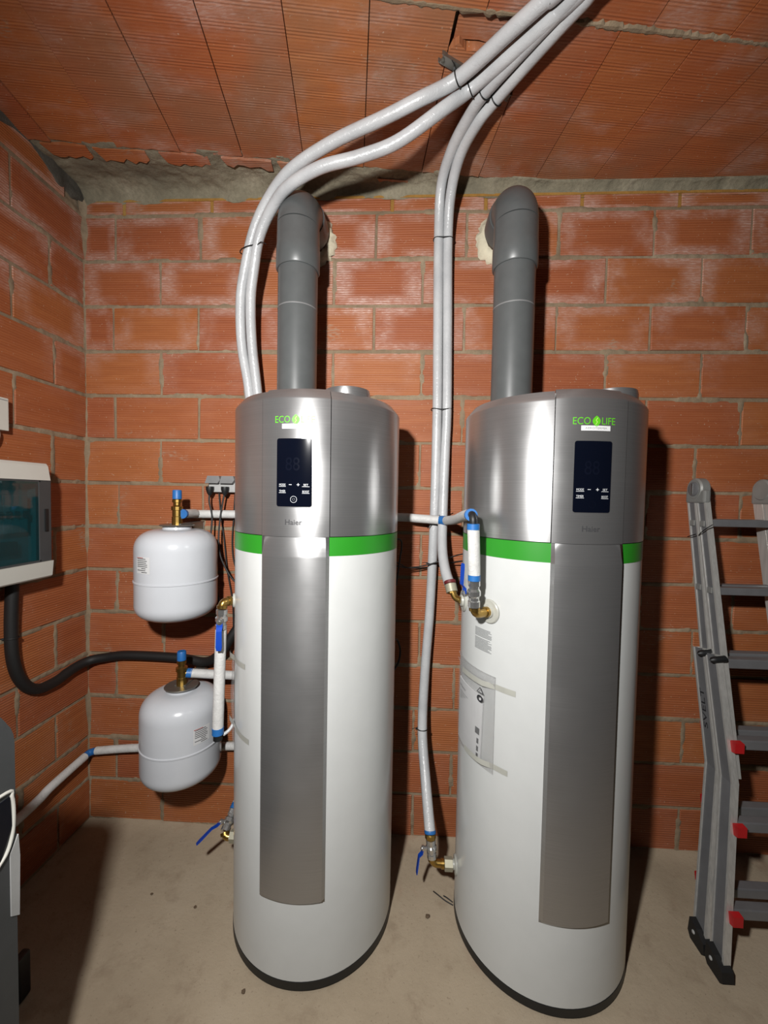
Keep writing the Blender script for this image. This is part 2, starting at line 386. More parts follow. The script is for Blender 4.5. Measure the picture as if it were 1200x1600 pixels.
# back wall --------------------------------------------------------
rows_b = rows_for(-.758, -.528, XR, XL)
wall_back = mortar_wall('wall_back', rows_b, XL, XR, TOPZ, lambda U, Z, d: (U, -d, Z))
def lay(rows, wall, fn):
    for z0, z1, js in rows:
        for a, b in zip(js[:-1], js[1:]):
            if b - a < .03: continue
            fn((a + b) / 2, (z0 + z1) / 2, b - a - random.uniform(.007, .0115), z1 - z0 - JT + random.uniform(-.002, .002))
lay(rows_b, wall_back, lambda u, z, sx, sz: brick_obj('brick', (u, 0, z), sx, sz, 'y', wall_back))
thin = [XL, -.712, -.288, .134, .556, .98, 1.407, 1.83, 2.25, 2.67, XR]
for a, b in zip(thin[:-1], thin[1:]): brick_obj('brick', ((a + b) / 2, 0, 2.977), b - a - .016, .058, 'y', wall_back)
for x in thin[1:-1]: MB().box((x - .008, -.004, 2.945), (x + .008, .01, 3.012), .002).build('joint_mortar', 'yellow_mortar', wall_back)
# left wall: u = -y
rows_l = rows_for(.375, .19, -YF, 0)
wall_left = mortar_wall('wall_left', rows_l, 0, -YF, 3.02, lambda U, Z, d: (XL + d, -U, Z))
lay(rows_l, wall_left, lambda u, z, sx, sz: brick_obj('brick', (XL, -u, z), sx, sz, 'x', wall_left))
for i in range(8):
    u0 = .12 + i * .415
    brick_obj('brick', (XL, -(u0 + .2), 3.0), .402, .1, 'x', wall_left)
# the room goes on behind and to the right of the camera
XE, YE = 6.5, -8.0
structure(MB().quads([(XE, .02, 0), (XE, YE, 0), (XE, YE, 3.3), (XE, .02, 3.3)], [(0, 1, 2, 3)]).build('wall_right', 'far_blockwork'))
structure(MB().quads([(XL, YE, 0), (XE, YE, 0), (XE, YE, 3.3), (XL, YE, 3.3)], [(0, 1, 2, 3)]).build('wall_front', 'far_blockwork'))
MB().quads([(XR, -.002, 0), (XE, -.002, 0), (XE, -.002, 3.0), (XR, -.002, 3.0)], [(0, 1, 2, 3)]).build('wall_extension', 'far_blockwork', wall_back)
MB().quads([(XL + .002, YF, 0), (XL + .002, YE, 0), (XL + .002, YE, 3.3), (XL + .002, YF, 3.3)], [(0, 1, 2, 3)]).build('wall_extension', 'far_blockwork', wall_left)
# floor ------------------------------------------------------------
nx, ny = 300, 260
U, V = np.meshgrid(np.linspace(XL - .02, XR, nx), np.linspace(YF, .02, ny))
Hh = (fbm(U * 2, V * 2, 21) - .47) * .006 + (fbm(U * 14, V * 14, 31) - .47) * .003
near = np.clip(1 + V / .09, 0, 1); Hh = Hh + near ** 2 * .014 * (.4 + fbm(U * 7, V * 9, 41)) - .002
floor = structure(np_grid('floor', U, V, Hh, 'dusty_floor'))
MB().quads([(XL, YE, -.004), (XE, YE, -.004), (XE, .02, -.004), (XL, .02, -.004)], [(0, 1, 2, 3)]).build('floor_slab', 'dusty_floor', floor)
# ceiling: level, its boards laid a few degrees askew to the back wall ----
CZ = 3.05; TH = R(7.4)
ceiling = structure(MB().quads([(XL - .1, .1, CZ + .045), (XE, .1, CZ + .045), (XE, YE, CZ + .045), (XL - .1, YE, CZ + .045)], [(0, 1, 2, 3)]).build('ceiling', 'cement'))
def ceiling_panel(sa, sb, t0, t1, dz=0, jag=0, th=.042):
    """long ceramic board in the ceiling's own frame: s across, t away from the back wall"""
    g = .0016; n = 9; ends = []
    dz += random.uniform(-.0022, .0022); tl = random.uniform(-.003, .003)
    for side, tt in ((0, t0), (1, t1)):
        for i in range(n + 1):
            u = i / n; s_ = sa + g + (sb - sa - 2 * g) * u; t_ = tt + (random.uniform(-jag, jag) if side else random.uniform(-.004, .004))
            t_ = max(t_, (-.172 + s_ * math.sin(TH)) / math.cos(TH)); ends.append((s_, -t_, dz + tl * (u - .5)))
    m = n + 1; vs_ = ends + [(x, y, z + th) for x, y, z in ends]
    fs = [(i, i + 1, m + i + 1, m + i) for i in range(n)] + [(2 * m + i, 2 * m + i + 1, 3 * m + i + 1, 3 * m + i) for i in range(n)]
    fs += [(i, i + 1, 2 * m + i + 1, 2 * m + i) for i in range(n)] + [(m + i, m + i + 1, 3 * m + i + 1, 3 * m + i) for i in range(n)]
    fs += [(0, m, 3 * m, 2 * m), (n, m + n, 3 * m + n, 2 * m + n)]
    o = MB().quads(vs_, fs).build('ceiling_panel', 'ceiling_clay', ceiling); o.location = (0, -.18, CZ); o.rotation_euler = (0, 0, TH); return o
SJ = [-.32 + .2525 * k for k in range(-3, 14)]
for k, (a, b) in enumerate(zip(SJ[:-1], SJ[1:])):
    if abs(a - .69) < .02:
        ceiling_panel(a, b, 0, .490, 0, .016); ceiling_panel(a + .012, b, .496, .584, .024)
    else: ceiling_panel(a, b, 0, .586, 0, .003)
for r_, (t0, t1) in enumerate(((.593, 1.18), (1.187, 1.77), (1.777, 2.36), (2.367, 3.3))):
    for a, b in zip([SJ[0] - .5, SJ[0] - .25] + SJ[:-1], [SJ[0] - .25] + SJ): ceiling_panel(a + (.085 if r_ % 2 == 0 else 0), b + (.085 if r_ % 2 == 0 else 0), t0, t1, .001)
# mortar squeezed out along the cross joint of the boards
for a, b, tt, w_ in ((.93, 2.6, .589, .0035), (-.6, .9, .590, .002)):
    nn = int((b - a) / .012); rs = random.Random(2); pts = []
    mb = MB(); vs_ = []
    for i in range(nn + 1):
        s_ = a + (b - a) * i / nn; h = max(.0015, w_ * (rs.random() * 1.2 + .1)); wd = .006 + .012 * rs.random()
        vs_ += [(s_, -tt - wd, .004), (s_, -tt - wd * .3, -h), (s_, -tt + wd * .3, -h * .8), (s_, -tt + wd, .004)]
    mb.quads(vs_, [(4 * i + k, 4 * i + 4 + k, 4 * i + 5 + k, 4 * i + 1 + k) for i in range(nn) for k in range(3)])
    o = mb.build('joint_mortar', 'mortar', ceiling); o.location = (0, -.18, CZ); o.rotation_euler = (0, 0, TH)
# rough cement soffit between the boards and the top of the back wall
nu, nv = 620, 60
U, T = np.meshgrid(np.linspace(XL - .02, XR, nu), np.linspace(0, 1, nv))
yed = np.minimum(-.035, -.18 + .13 * U - .02)
n0 = fbm(U * 11, U * 0, 51); Yb = .004 + T * (yed - .004)
n = fbm(U * 9, Yb * 12, 61, 5); n2 = fbm(U * 38, Yb * 38, 71, 3)
Z = 3.056 - (n - .47) * .030 - (n2 - .4) * .006 - .048 * np.exp(Yb / (.016 + .02 * n0)) - .02 * (n0 - .47) * np.exp(Yb / .03)
Yb = Yb - .012 * np.exp(-T * 14) * (n0 + .4); Z[-1, :] = np.maximum(Z[-1, :], 3.06); Z[0, :] = np.minimum(Z[0, :], 3.006)
trim1 = structure(np_grid('trim_1', U, Yb, Z, 'cement'))
for a, b, d0, d1 in ((-.86, -.70, .012, .075), (-.66, -.47, .012, .07), (-.40, -.22, .010, .062), (-.15, .04, .008, .05), (.08, .22, .008, .04), (.50, .62, .05, .075)):
    e = lambda x: -.18 + .13 * x
    rs = random.Random(int(a * 1000)); top_ = [(a + (b - a) * i / 8, e(a + (b - a) * i / 8) + d1 + rs.uniform(-.016, .012)) for i in range(8, -1, -1)]
    v = [(a - .01, e(a) + d0), (b + .006, e(b) + d0)] + top_
    MB().prism(v, 3.0455 + random.uniform(-.002, .002), 3.08, 'z').build('brick_fragment', 'ceiling_clay', trim1)
MB().box((XL, -.0085, 3.003), (XR, .0, 3.014), 0).build('yellow_bedding', 'yellow_mortar', trim1)
U, T = np.meshgrid(np.linspace(0, -YF, 460), np.linspace(0, 1, 16))
Z0 = 3.015 + (fbm(U * 7, U * 0, 81) - .47) * .12; Z = Z0 + (3.075 - Z0) * T; n = fbm(U * 10, Z * 16, 91, 5)
Xw = XL + .009 + .02 * T + (n - .47) * .03; Xw[0, :] = XL
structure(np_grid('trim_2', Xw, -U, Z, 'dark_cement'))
# mortar fillet in the wall corner
U, T = np.meshgrid(np.linspace(0, 1, 9), np.linspace(0, 3.05, 400))
wv = .010 + .022 * np.clip(fbm(T * 7, T * 0 + 3, 95) * 2 - .75, 0, 1) + .03 * np.clip((T - 2.75) / .3, 0, 1); a = U * math.pi / 2
structure(np_grid('trim_3', XL + .004 + wv * (1 - np.sin(a)) , -.004 - wv * (1 - np.cos(a)), T, 'mortar'))

# ------------------------------------------------------------------ heat pump water heaters
RB = .3076
def cyl(r, az, z): a = R(az); return (r * math.sin(a), -r * math.cos(a), z)
def wrap_text(body, z, h, width, r, az_off, spacing=1.0, bold=0.0):
    V, Fs = text_mesh(body, 1.0, spacing, 0); ys = [v[1] for v in V]; hh = max(ys) - min(ys); ww = text_w(V)
    x0 = (max(v[0] for v in V) + min(v[0] for v in V)) / 2; y0 = (max(ys) + min(ys)) / 2
    if bold: V, Fs = text_mesh(body, 1.0, spacing, bold)
    sx = width / ww if width else h / hh
    mb = MB(); mb.quads([cyl(r, az_off + math.degrees((v[0] - x0) * sx / RB), z + (v[1] - y0) * h / hh) for v in V], Fs); return mb
def cyl_rect(x0, x1, z0, z1, r, az0=0, n=6, round_=0):
    """patch on the cylinder, arc-length x"""
    pts = []
    if round_:
        for cx, cz, a0 in ((x1 - round_, z1 - round_, 0), (x0 + round_, z1 - round_, 90), (x0 + round_, z0 + round_, 180), (x1 - round_, z0 + round_, 270)):
            for k in range(5): a = R(a0 + 90 * k / 4); pts.append((cx + round_ * math.cos(a), cz + round_ * math.sin(a)))
        # split into vertical strips so that the sheet bends
        zs_top = lambda x: z1 - (round_ - math.sqrt(max(0, round_ ** 2 - (max(0, x0 + round_ - x, x - x1 + round_)) ** 2)))
        xs = sorted(set([x0 + (x1 - x0) * i / (n * 2) for i in range(n * 2 + 1)] + [x0 + round_ * (1 - math.cos(R(90 * k / 4))) for k in range(5)] + [x1 - round_ * (1 - math.cos(R(90 * k / 4))) for k in range(5)]))
        vs_ = []
        for x in xs:
            d = z1 - zs_top(x); vs_ += [cyl(r, az0 + math.degrees(x / RB), z0 + d), cyl(r, az0 + math.degrees(x / RB), z1 - d)]
        return MB().quads(vs_, [(2 * i, 2 * i + 2, 2 * i + 3, 2 * i + 1) for i in range(len(xs) - 1)], True)
    vs_ = []
    for i in range(n + 1):
        x = x0 + (x1 - x0) * i / n; a = az0 + math.degrees(x / RB); vs_ += [cyl(r, a, z0), cyl(r, a, z1)]
    return MB().quads(vs_, [(2 * i, 2 * i + 2, 2 * i + 3, 2 * i + 1) for i in range(n)], True)
def heater(loc, rot, label, ports, ring):
    t = thing('water_heater', label, 'water heater', loc, R(rot), 'heat pump water heaters')
    MB().lathe([(.29, .036), (RB, .036), (RB, 1.4445), (.29, 1.4445)], n=96).build('body', 'white_enamel', t)
    MB().lathe([(.27, .0), (RB - .004, .0), (RB + .001, .006), (RB + .001, .034), (.29, .037)], n=96).build('base_ring', 'black_plastic', t)
    MB().sweep([(RB + .0006, 1.4445), (RB + .0006, 1.5045), (.295, 1.5045), (.295, 1.4445)], 20.8, 339.2, 90).build('green_band', 'green_band', t)
    MB().sweep([(RB + .0008, 1.507), (RB + .0008, 1.938), (RB - .002, 1.944), (.282, 1.972), (.26, 1.972), (.26, 1.507)], 21.4, 338.6, 110).build('head_shell', 'silver_sheet', t)
    MB().lathe([(.28, 1.43), (.2795, 1.966), (.0, 1.966)], n=64).build('top_cover', 'silver_top', t)
    hp = MB().sweep([(RB + .0025, 1.5055), (RB + .0025, 1.940), (RB - .0005, 1.946), (.283, 1.976), (.26, 1.976), (.26, 1.5055)], -20.9, 20.9, 24).build('head_panel', 'silver_sheet', t)
    # long lower panel, proud of the body, its upper band leaning out
    azs = [-21, -20.9, -18.9] + [-17 + 34 * i / 16 for i in range(17)] + [18.9, 20.9, 21]
    zs = [.304, .304, .316, .5, .8, 1.1, 1.35, 1.440, 1.446, 1.5045, 1.5045]
    def pr(a, i):
        e = max(0, min(1, (20.9 - abs(a)) / 2.0)); z = zs[i]
        if abs(a) > 20.95 or i in (0, len(zs) - 1): return RB - .006
        if i == 1: return RB + .003
        if i == len(zs) - 2: return RB + .0025
        return RB + .0030 + .0105 * e
    vs_ = [cyl(pr(a, i), a, z) for i, z in enumerate(zs) for a in azs]; m = len(azs)
    MB().quads(vs_, [(i * m + k, i * m + k + 1, (i + 1) * m + k + 1, (i + 1) * m + k) for i in range(len(zs) - 1) for k in range(m - 1)], True).build('front_trim_panel', 'silver_sheet', t, sharp=20)
    # screen and printing on the head panel
    rp = RB + .0025
    cyl_rect(-.0585, .0585, 1.599, 1.817, rp + .0006, 0, 8, .008).build('display_bezel', 'chrome', hp, fix=False)
    cyl_rect(-.0565, .0565, 1.601, 1.815, rp + .0012, 0, 8, .007).build('display', 'display_glass', hp, label='black glass touch display', fix=False)
    ink = MB(); rt_ = rp + .0017
    for body, x, z, wd in (('MODE', -.037, 1.670, .021), ('SET', .038, 1.670, .015), ('TIMER', -.037, 1.650, .021), ('BOOST', .038, 1.649, .021)):
        q = wrap_text(body, z, .0062, wd, rt_, math.degrees(x / RB)); ink.quads(q.v, q.f)
        q = cyl_rect(x - .0115, x + .0115, z - .0062, z - .0050, rt_); ink.quads(q.v, q.f)
    for x0, x1, z0, z1 in ((-.0155, -.0065, 1.6693, 1.671), (.0095, .0185, 1.6693, 1.671), (.0131, .0149, 1.666, 1.6745)):
        q = cyl_rect(x0, x1, z0, z1, rt_); ink.quads(q.v, q.f)
    ink.build('display_lettering', 'display_ink', hp)
    rg = MB(); n = 28
    for r0, r1 in ((.0096, .0106), (.0036, .0039)):
        rg.quads([cyl(rt_, math.degrees(rr * math.cos(2 * math.pi * k / n) / RB), 1.624 + rr * math.sin(2 * math.pi * k / n)) for rr in (r0, r1) for k in range(n)], [(k, (k + 1) % n, n + (k + 1) % n, n + k) for k in range(n)])
    rg.build('power_symbol', ring, hp)
    wrap_text('88', 1.735, .042, .045, rt_, -.8).build('display_digits', 'display_dim', hp)
    wrap_text('Haier', 1.552, .0165, .054, rp + .0006, 0, bold=.012).build('brand_lettering', 'brand_ink', hp)
    wrap_text('ECO', 1.8745, .0215, .050, rp + .0006, math.degrees(-.0385 / RB)).build('logo_lettering', 'logo_green', hp)
    wrap_text('LIFE', 1.8745, .0205, .043, rp + .0006, math.degrees(.0425 / RB)).build('logo_lettering', 'logo_green', hp)
    # leaf between the words: pointed oval with a pale vein
    def leaf(hw, hh, r, cx=.0045, cz=1.8735, n=12):
        L_ = [(hw * math.sin(math.pi * i / n) ** .9 * -1, hh * (1 - 2 * i / n)) for i in range(n + 1)]; Rr = [(hw * math.sin(math.pi * i / n) ** .9, hh * (1 - 2 * i / n)) for i in range(n + 1)]
        vs_ = [cyl(r, math.degrees((cx + x) / RB), cz + z) for x, z in L_ + Rr]
        return MB().quads(vs_, [(i, i + 1, n + 2 + i, n + 1 + i) for i in range(n)])
    leaf(.0122, .0165, rp + .0006).build('logo_leaf', 'logo_green', hp)
    q = MB(); pts = [(.0075, 1.884), (.0025, 1.876), (.0065, 1.871), (.0015, 1.863)]
    for (x0, z0), (x1, z1) in zip(pts[:-1], pts[1:]):
        q.quads([cyl(rp + .0011, math.degrees((x + d) / RB), z) for x, z in ((x0, z0), (x1, z1)) for d in (-.0012, .0012)], [(0, 1, 3, 2)])
    q.build('logo_vein', 'logo_pale', hp)
    lab = cyl_rect(-.040, .0485, 1.8455, 1.8605, rp + .0006).build('name_sticker', 'sticker_white', hp)
    wrap_text('AEROTERMIA', 1.853, .0056, .066, rp + .0011, math.degrees(.0045 / RB)).build('sticker_lettering', 'grey_ink', hp)
    # spigots on the lid
    MB().lathe([(.079, 1.96), (.079, 1.985), (.076, 1.998), (.060, 2.003), (.0, 2.003)], (.137, -.155, 0), n=40).build('spigot_cap', 'silver_sheet', t)
    MB().lathe([(.098, 1.96), (.098, 1.984), (.094, 1.992), (.082, 1.994), (.082, 1.965)], (-.118, .097, 0), n=40).build('duct_collar', 'silver_sheet', t)
    for az, z, r in ports:
        a = R(az - rot); d = Vector((math.sin(a), -math.cos(a), 0))
        MB().lathe([(r, -.012), (r, .004), (r * .92, .007), (r * .55, .007), (r * .5, .014), (.0, .014)], d * (RB - .001) + Vector((0, 0, z)), d, n=32).build('port_flange', 'tape_beige', t)
    return t
TLP = (.3038, -.3371, 0); TRP = (1.1751, -.3537, 0)
hl = heater(TLP, -2.8, 'white and silver heat pump water heater standing next to the two round vessels', [(-67, 1.247, .026), (-92, .235, .026)], 'display_ink')
hr = heater(TRP, 4.3, 'white and silver heat pump water heater standing nearest the ladder, manual pouch on its side', [(-52.7, 1.259, .041), (-84.8, 1.253, .041), (-90, .198, .034)], 'display_dim')
def on_tank(T, r, az, z): a = R(az); return (T[0] + r * math.sin(a), T[1] - r * math.cos(a), z)
# fine print on the right heater's side (local azimuth = world azimuth - rotation)
q = MB(); random.seed(5)
for blk, (zt, nl) in enumerate(((1.190, 8), (1.156, 11))):
    for i in range(nl):
        z = zt - i * .0038; a0 = -65.2 - 4.3; a1 = a0 + random.choice((14.5, 14.8, 13.6, 12.0))
        q.sweep([(RB + .0006, z), (RB + .0006, z - .0021), (RB - .001, z - .0021), (RB - .001, z)], a0, a1, 6)
q.build('fine_print', 'grey_ink', hr)

# vent ducts --------------------------------------------------------
def duct(x, y, label):
    t = thing('vent_duct', label, 'duct', (x, y, 1.968), 0, 'grey vent ducts')
    zb = 2.815 - 1.968; rb = .095; z0 = 0
    MB().lathe([(.0795, z0), (.0795, zb - rb - .10)], n=40).build('pipe', 'pvc_grey', t)
    sc = [(.078, 0)]
    MB().lathe([(.0800, .42), (.0804, .421), (.0804, .424), (.0800, .425)], n=40, closed=True).build('scribe_line', 'socket_grey', t)
    arc = [(0, 0, zb - rb - .02)] + [(0, rb - rb * math.cos(R(a)), zb - rb + rb * math.sin(R(a))) for a in range(0, 91, 6)]
    e = MB().lathe([(.0835, zb - rb - .175), (.0875, zb - rb - .17), (.0875, zb - rb - .088), (.0860, zb - rb - .082), (.0842, zb - rb - .0)], n=40)
    e.tube(arc[1:], .0842, 40, False)
    e.build('elbow', 'pvc_grey', t, sharp=40)
    MB().lathe([(.088, rb - .01), (.090, rb), (.090, -y - .062), (.086, -y - .058)], (0, 0, zb), (0, 1, 0), 40).build('wall_socket', 'pvc_grey', t)
    MB().lathe([(.080, -y - .07), (.083, -y - .004)], (0, 0, zb), (0, 1, 0), 40).build('wall_pipe', 'brown_elbow', t)
    rs = random.Random(int(x * 100)); ring = MB(); n = 48
    vs_ = []
    for rr, dy in ((.082, -.036), (.094, -.034), (.104, -.022), (.110, -.004)):
        for k in range(n): 
            a = 2 * math.pi * k / n; d = rs.uniform(-.009, .011) * (1 if rr > .09 else .2) + (.012 if math.sin(a) < -.2 else 0) * (rr > .1)
            vs_.append(((rr + d) * math.cos(a), -y + dy - rs.uniform(0, .008), zb + (rr + d) * math.sin(a)))
    ring.quads(vs_, [(i * n + k, i * n + (k + 1) % n, (i + 1) * n + (k + 1) % n, (i + 1) * n + k) for i in range(3) for k in range(n)], True)
    ring.build('foam_seal', 'foam', t, sharp=80)
duct(.186, -.24, 'grey plastic vent duct rising from the heater by the round vessels into the wall')
duct(1.056, -.245, 'grey plastic vent duct rising from the heater nearest the ladder into the wall')

# ------------------------------------------------------------------ white insulated hoses
HA = [(.055, -.150, 1.23), (-.005, -.10, 1.27), (-.03, -.07, 1.38), (-.045, -.075, 1.7), (-.067, -.10, 2.085), (-.095, -.12, 2.296), (-.089, -.15, 2.476), (-.058, -.18, 2.595), (-.005, -.22, 2.728), (.073, -.27, 2.819), (.18, -.33, 2.882), (.35, -.39, 2.929), (.539, -.45, 2.955), (.66, -.487, 2.978), (.784, -.513, 3.016), (.924, -.648, 3.016), (.994, -.715, 3.016), (1.07, -.785, 3.016), (1.5, -1.3, 3.016), (2.0, -2.2, 3.016), (2.3, -3.3, 3.016)]
HB = [(.085, -.110, 1.33), (.035, -.07, 1.37), (.018, -.055, 1.46), (.0, -.07, 1.7), (-.030, -.10, 2.085), (-.049, -.12, 2.296), (-.045, -.15, 2.476), (-.020, -.18, 2.595), (.017, -.22, 2.702), (.086, -.27, 2.782), (.168, -.33, 2.818), (.302, -.38, 2.847), (.446, -.40, 2.866), (.585, -.43, 2.889), (.737, -.47, 2.957), (.831, -.478, 3.016), (.941, -.585, 3.016), (1.027, -.672, 3.016), (1.12, -.77, 3.016), (1.56, -1.3, 3.016), (2.06, -2.2, 3.016), (2.36, -3.3, 3.016)]
HC = [(.765, -.352, .315), (.752, -.22, .433), (.739, -.12, .596), (.748, -.07, .838), (.764, -.055, 1.101), (.772, -.05, 1.337), (.777, -.05, 1.631), (.778, -.05, 2.036), (.772, -.05, 2.435), (.766, -.07, 2.774), (.766, -.14, 2.945), (.794, -.25, 3.002), (.838, -.37, 3.015), (.881, -.466, 3.016), (.996, -.626, 3.016), (1.064, -.713, 3.016), (1.15, -.82, 3.016), (1.62, -1.3, 3.016), (2.12, -2.2, 3.016), (2.42, -3.3, 3.016)]
HD = [(.825, -.335, 1.290), (.812, -.25, 1.335), (.806, -.15, 1.42), (.812, -.08, 1.574), (.819, -.05, 1.864), (.822, -.05, 2.037), (.815, -.05, 2.435), (.806, -.07, 2.773), (.808, -.14, 2.922), (.831, -.25, 2.990), (.876, -.37, 3.004), (.926, -.443, 3.016), (1.031, -.607, 3.016), (1.103, -.711, 3.016), (1.18, -.81, 3.016), (1.68, -1.3, 3.016), (2.18, -2.2, 3.016), (2.48, -3.3, 3.016)]
def ring_tie(c, d, r, name, parent, tail=True):
    c = Vector(c); d = Vector(d).normalized(); u = d.orthogonal().normalized(); v = d.cross(u)
    mb = MB().tube([c + (u * math.cos(2 * math.pi * k / 20) + v * math.sin(2 * math.pi * k / 20)) * r for k in range(21)], .0022, 6, False)
    f = (Vector((.633, -1.9, 1.637)) - c).normalized(); f = (f - d * f.dot(d)).normalized()
    s_ = d.cross(f).normalized()
    h = c - s_ * (r + .003) + f * .004
    mb.obox(h, d, f, s_, (.0035, .004, .0035))
    if tail: mb.tube([h, h - s_ * .008 + d * .004 + f * .006, h - s_ * .02 + d * .002 + f * .012], .0014, 5)
    return mb.build(name, 'black_plastic', parent)
hoses = []
for pts, lab in ((HA, 'white wrapped hose, upper of the two arching out from behind the left heater'), (HB, 'white wrapped hose, lower of the two arching out from behind the left heater'),
                 (HC, 'long white wrapped hose running down the wall to the floor-level valve between the heaters'), (HD, 'white wrapped hose bending into the brass elbow on the right heater')):
    o = MB().tube(pts, .0215, 14, res=8).build('insulated_hose', 'hose_wrap'); tag(o, lab, 'hose', 'white insulated hoses'); hoses.append(o)
# cable ties around hoses
for i, (pts, k) in enumerate(((HA, 14), (HB, 15), (HC, 13), (HD, 11))):
    c = Vector(pts[k]); d = Vector(pts[k + 1]) - Vector(pts[k - 1]); ring_tie(c, d, .0235, 'cable_tie', hoses[i])
for c, rx in (((.786, -.07, 2.774), .043), ((.797, -.05, 2.036), .046)):
    pts = [(c[0] + rx * math.cos(a), c[1] - .026 * math.sin(a), c[2] + .003 * math.sin(3 * a)) for a in [2 * math.pi * k / 28 for k in range(29)]]
    MB().tube(pts, .0022, 6, False).build('cable_tie', 'black_plastic', hoses[3])
pts = [(-.028 + .043 * math.cos(a), -.20 - .026 * math.sin(a), 2.662 + .012 * math.cos(a)) for a in [2 * math.pi * k / 28 for k in range(29)]]
MB().tube(pts, .0022, 6, False).build('cable_tie', 'black_plastic', hoses[0])
MB().tube([(-.028 + .04, -.228, 2.665), (.03, -.235, 2.672), (.052, -.235, 2.662)], .0016, 5).build('cable_tie', 'black_plastic', hoses[1])
ring_tie((.773, -.05, 1.337), (0, 0, 1), .0232, 'cable_tie', hoses[2]); ring_tie((.7385, -.118, .60), (0, .1, 1), .0232, 'cable_tie', hoses[2])
# tie crossing hoses and the horizontal pipe
MB().tube([(.745, -.08, 1.50), (.77, -.098, 1.535), (.81, -.095, 1.57), (.846, -.075, 1.585)], .0022, 6).build('cable_tie', 'black_plastic', hoses[3])
# perforated rail on the ceiling that the hoses are tied to
a = Vector((.735, -.548, 0)); b = Vector((.965, -.422, 0)); d = (b - a).normalized(); n_ = Vector((-d.y, d.x, 0))
ml = MB(); c = (a + b) / 2; c.z = ceil_z(c.x) - .010; dd = d
up = dd.cross(n_).normalized()
ml.obox(c, dd, n_, up, (.14, .013, .002)); ml.obox(c + n_ * .012 + up * .006, dd, n_, up, (.145, .0015, .007)); ml.obox(c - n_ * .012 + up * .006, dd, n_, up, (.145, .0015, .007))
tag(ml.build('mounting_rail', 'zinc'), 'perforated metal rail screwed to the ceiling behind the tied white hoses', 'rail')
MB().lathe([(.006, 0), (.006, .004), (.003, .007), (0, .007)], c - dd * .135 - up * .002, -up, 10).build('screw', 'dark_cement', bpy.data.objects['mounting_rail'])

# ------------------------------------------------------------------ pipe fittings
def arc_pts(p0, corner, p1, n=6):
    p0, c, p1 = map(Vector, (p0, corner, p1)); return [((1 - u) ** 2) * p0 + 2 * u * (1 - u) * c + u * u * p1 for u in [i / n for i in range(n + 1)]]
def ball_valve(label, p_lo, p_hi, lever_dir, lever_down, elbow_pts, nut=None, group='blue-lever ball valves'):
    """chrome ball valve between two points, brass elbow to the heater port"""
    p_lo, p_hi = Vector(p_lo), Vector(p_hi); A = (p_hi - p_lo); L = A.length; A.normalize()
    t = thing('ball_valve', label, 'valve', p_lo, 0, group)
    loc = lambda q: Vector(q) - p_lo
    MB().lathe([(.015, 0), (.0195, .001), (.0195, L * .22), (.0165, L * .24), (.0165, L * .34), (.0215, L * .42), (.0215, L * .58), (.0165, L * .66), (.0165, L * .74), (.0195, L * .76), (.0195, L - .001), (.015, L)], (0, 0, 0), A, 12).build('valve_body', 'chrome', t, sharp=25)
    ld_ = Vector(lever_dir).normalized(); m = A * (L * .5)
    MB().lathe([(.008, .012), (.008, .028), (.011, .029), (.011, .037), (.005, .038), (.005, .042), (0, .042)], m, ld_, 10).build('stem', 'chrome', t)
    dwn = Vector(lever_down).normalized(); sd = ld_.cross(dwn).normalized()
    base = m + ld_ * .034
    prof = [(0, 0), (.018, .001), (.030, .012), (.085, .013), (.098, .013)]
    hw = [.0105, .0105, .0095, .0105, .008]; vs_ = []
    for (u, v), h in zip(prof, hw):
        for sgn in (-1, 1):
            for th in (-.0018, .0018): vs_.append(base + dwn * u + ld_ * (v + th) + sd * (sgn * h))
    fs = []
    for i in range(len(prof) - 1):
        o = i * 4; fs += [(o, o + 1, o + 5, o + 4), (o + 2, o + 6, o + 7, o + 3), (o, o + 4, o + 6, o + 2), (o + 1, o + 3, o + 7, o + 5)]
    fs += [(0, 2, 3, 1), (16, 17, 19, 18)]
    MB().quads(vs_, fs).build('lever', 'lever_blue', t)
    e = MB().tube([loc(q) for q in elbow_pts], .0145, 14, False)
    for q0, q1 in ((elbow_pts[0], elbow_pts[1]), (elbow_pts[-1], elbow_pts[-2])):
        dr = (Vector(q1) - Vector(q0)).normalized(); e.lathe([(.014, 0), (.018, .001), (.018, .012), (.014, .013)], loc(q0), dr, 14)
    e.build('brass_elbow', 'brass', t, sharp=40)
    if nut:
        MB().lathe([(.018, 0), (.024, .001), (.024, .032), (.018, .033)], loc(nut[0]), nut[1], 6).build('hex_nut', 'hex_nut', t, sharp=10)
    return t
def sleeve(mb, pts, r=.0195): mb.tube(pts, r, 14, res=4); return mb
# --- left heater upper port: elbow, valve, wrapped stub hanging down
P = Vector(on_tank(TLP, RB + .012, -67, 1.247)); E0 = Vector((-.012, -.490, 1.247))
ball_valve('chrome ball valve with blue lever beside the left heater, above the hanging white pipe', (-.014, -.493, 1.150), (-.012, -.490, 1.222), (.25, -1, 0), (0, 0, -1),
           [P] + arc_pts(P + (E0 - P) * .55, E0, E0 + Vector((0, 0, -.022))))
t = thing('insulated_pipe', 'short white wrapped pipe hanging beside the left heater, blue ring at its foot', 'pipe', (-.018, -.5, .78), 0, 'white wrapped pipes')
MB().tube([(.004, .007, .368), (.001, .003, .2), (-.003, 0, .012)], .0195, 14).build('wrap', 'pipe_tape', t)
MB().lathe([(.018, -.012), (.0205, -.011), (.0205, .013), (.018, .014)], (-.003, 0, 0), n=16).build('blue_ring', 'blue_plastic', t)
MB().lathe([(.014, -.034), (.016, -.033), (.016, -.012), (.012, -.008)], (-.003, 0, 0), n=16).build('end_plug', 'black_plastic', t)
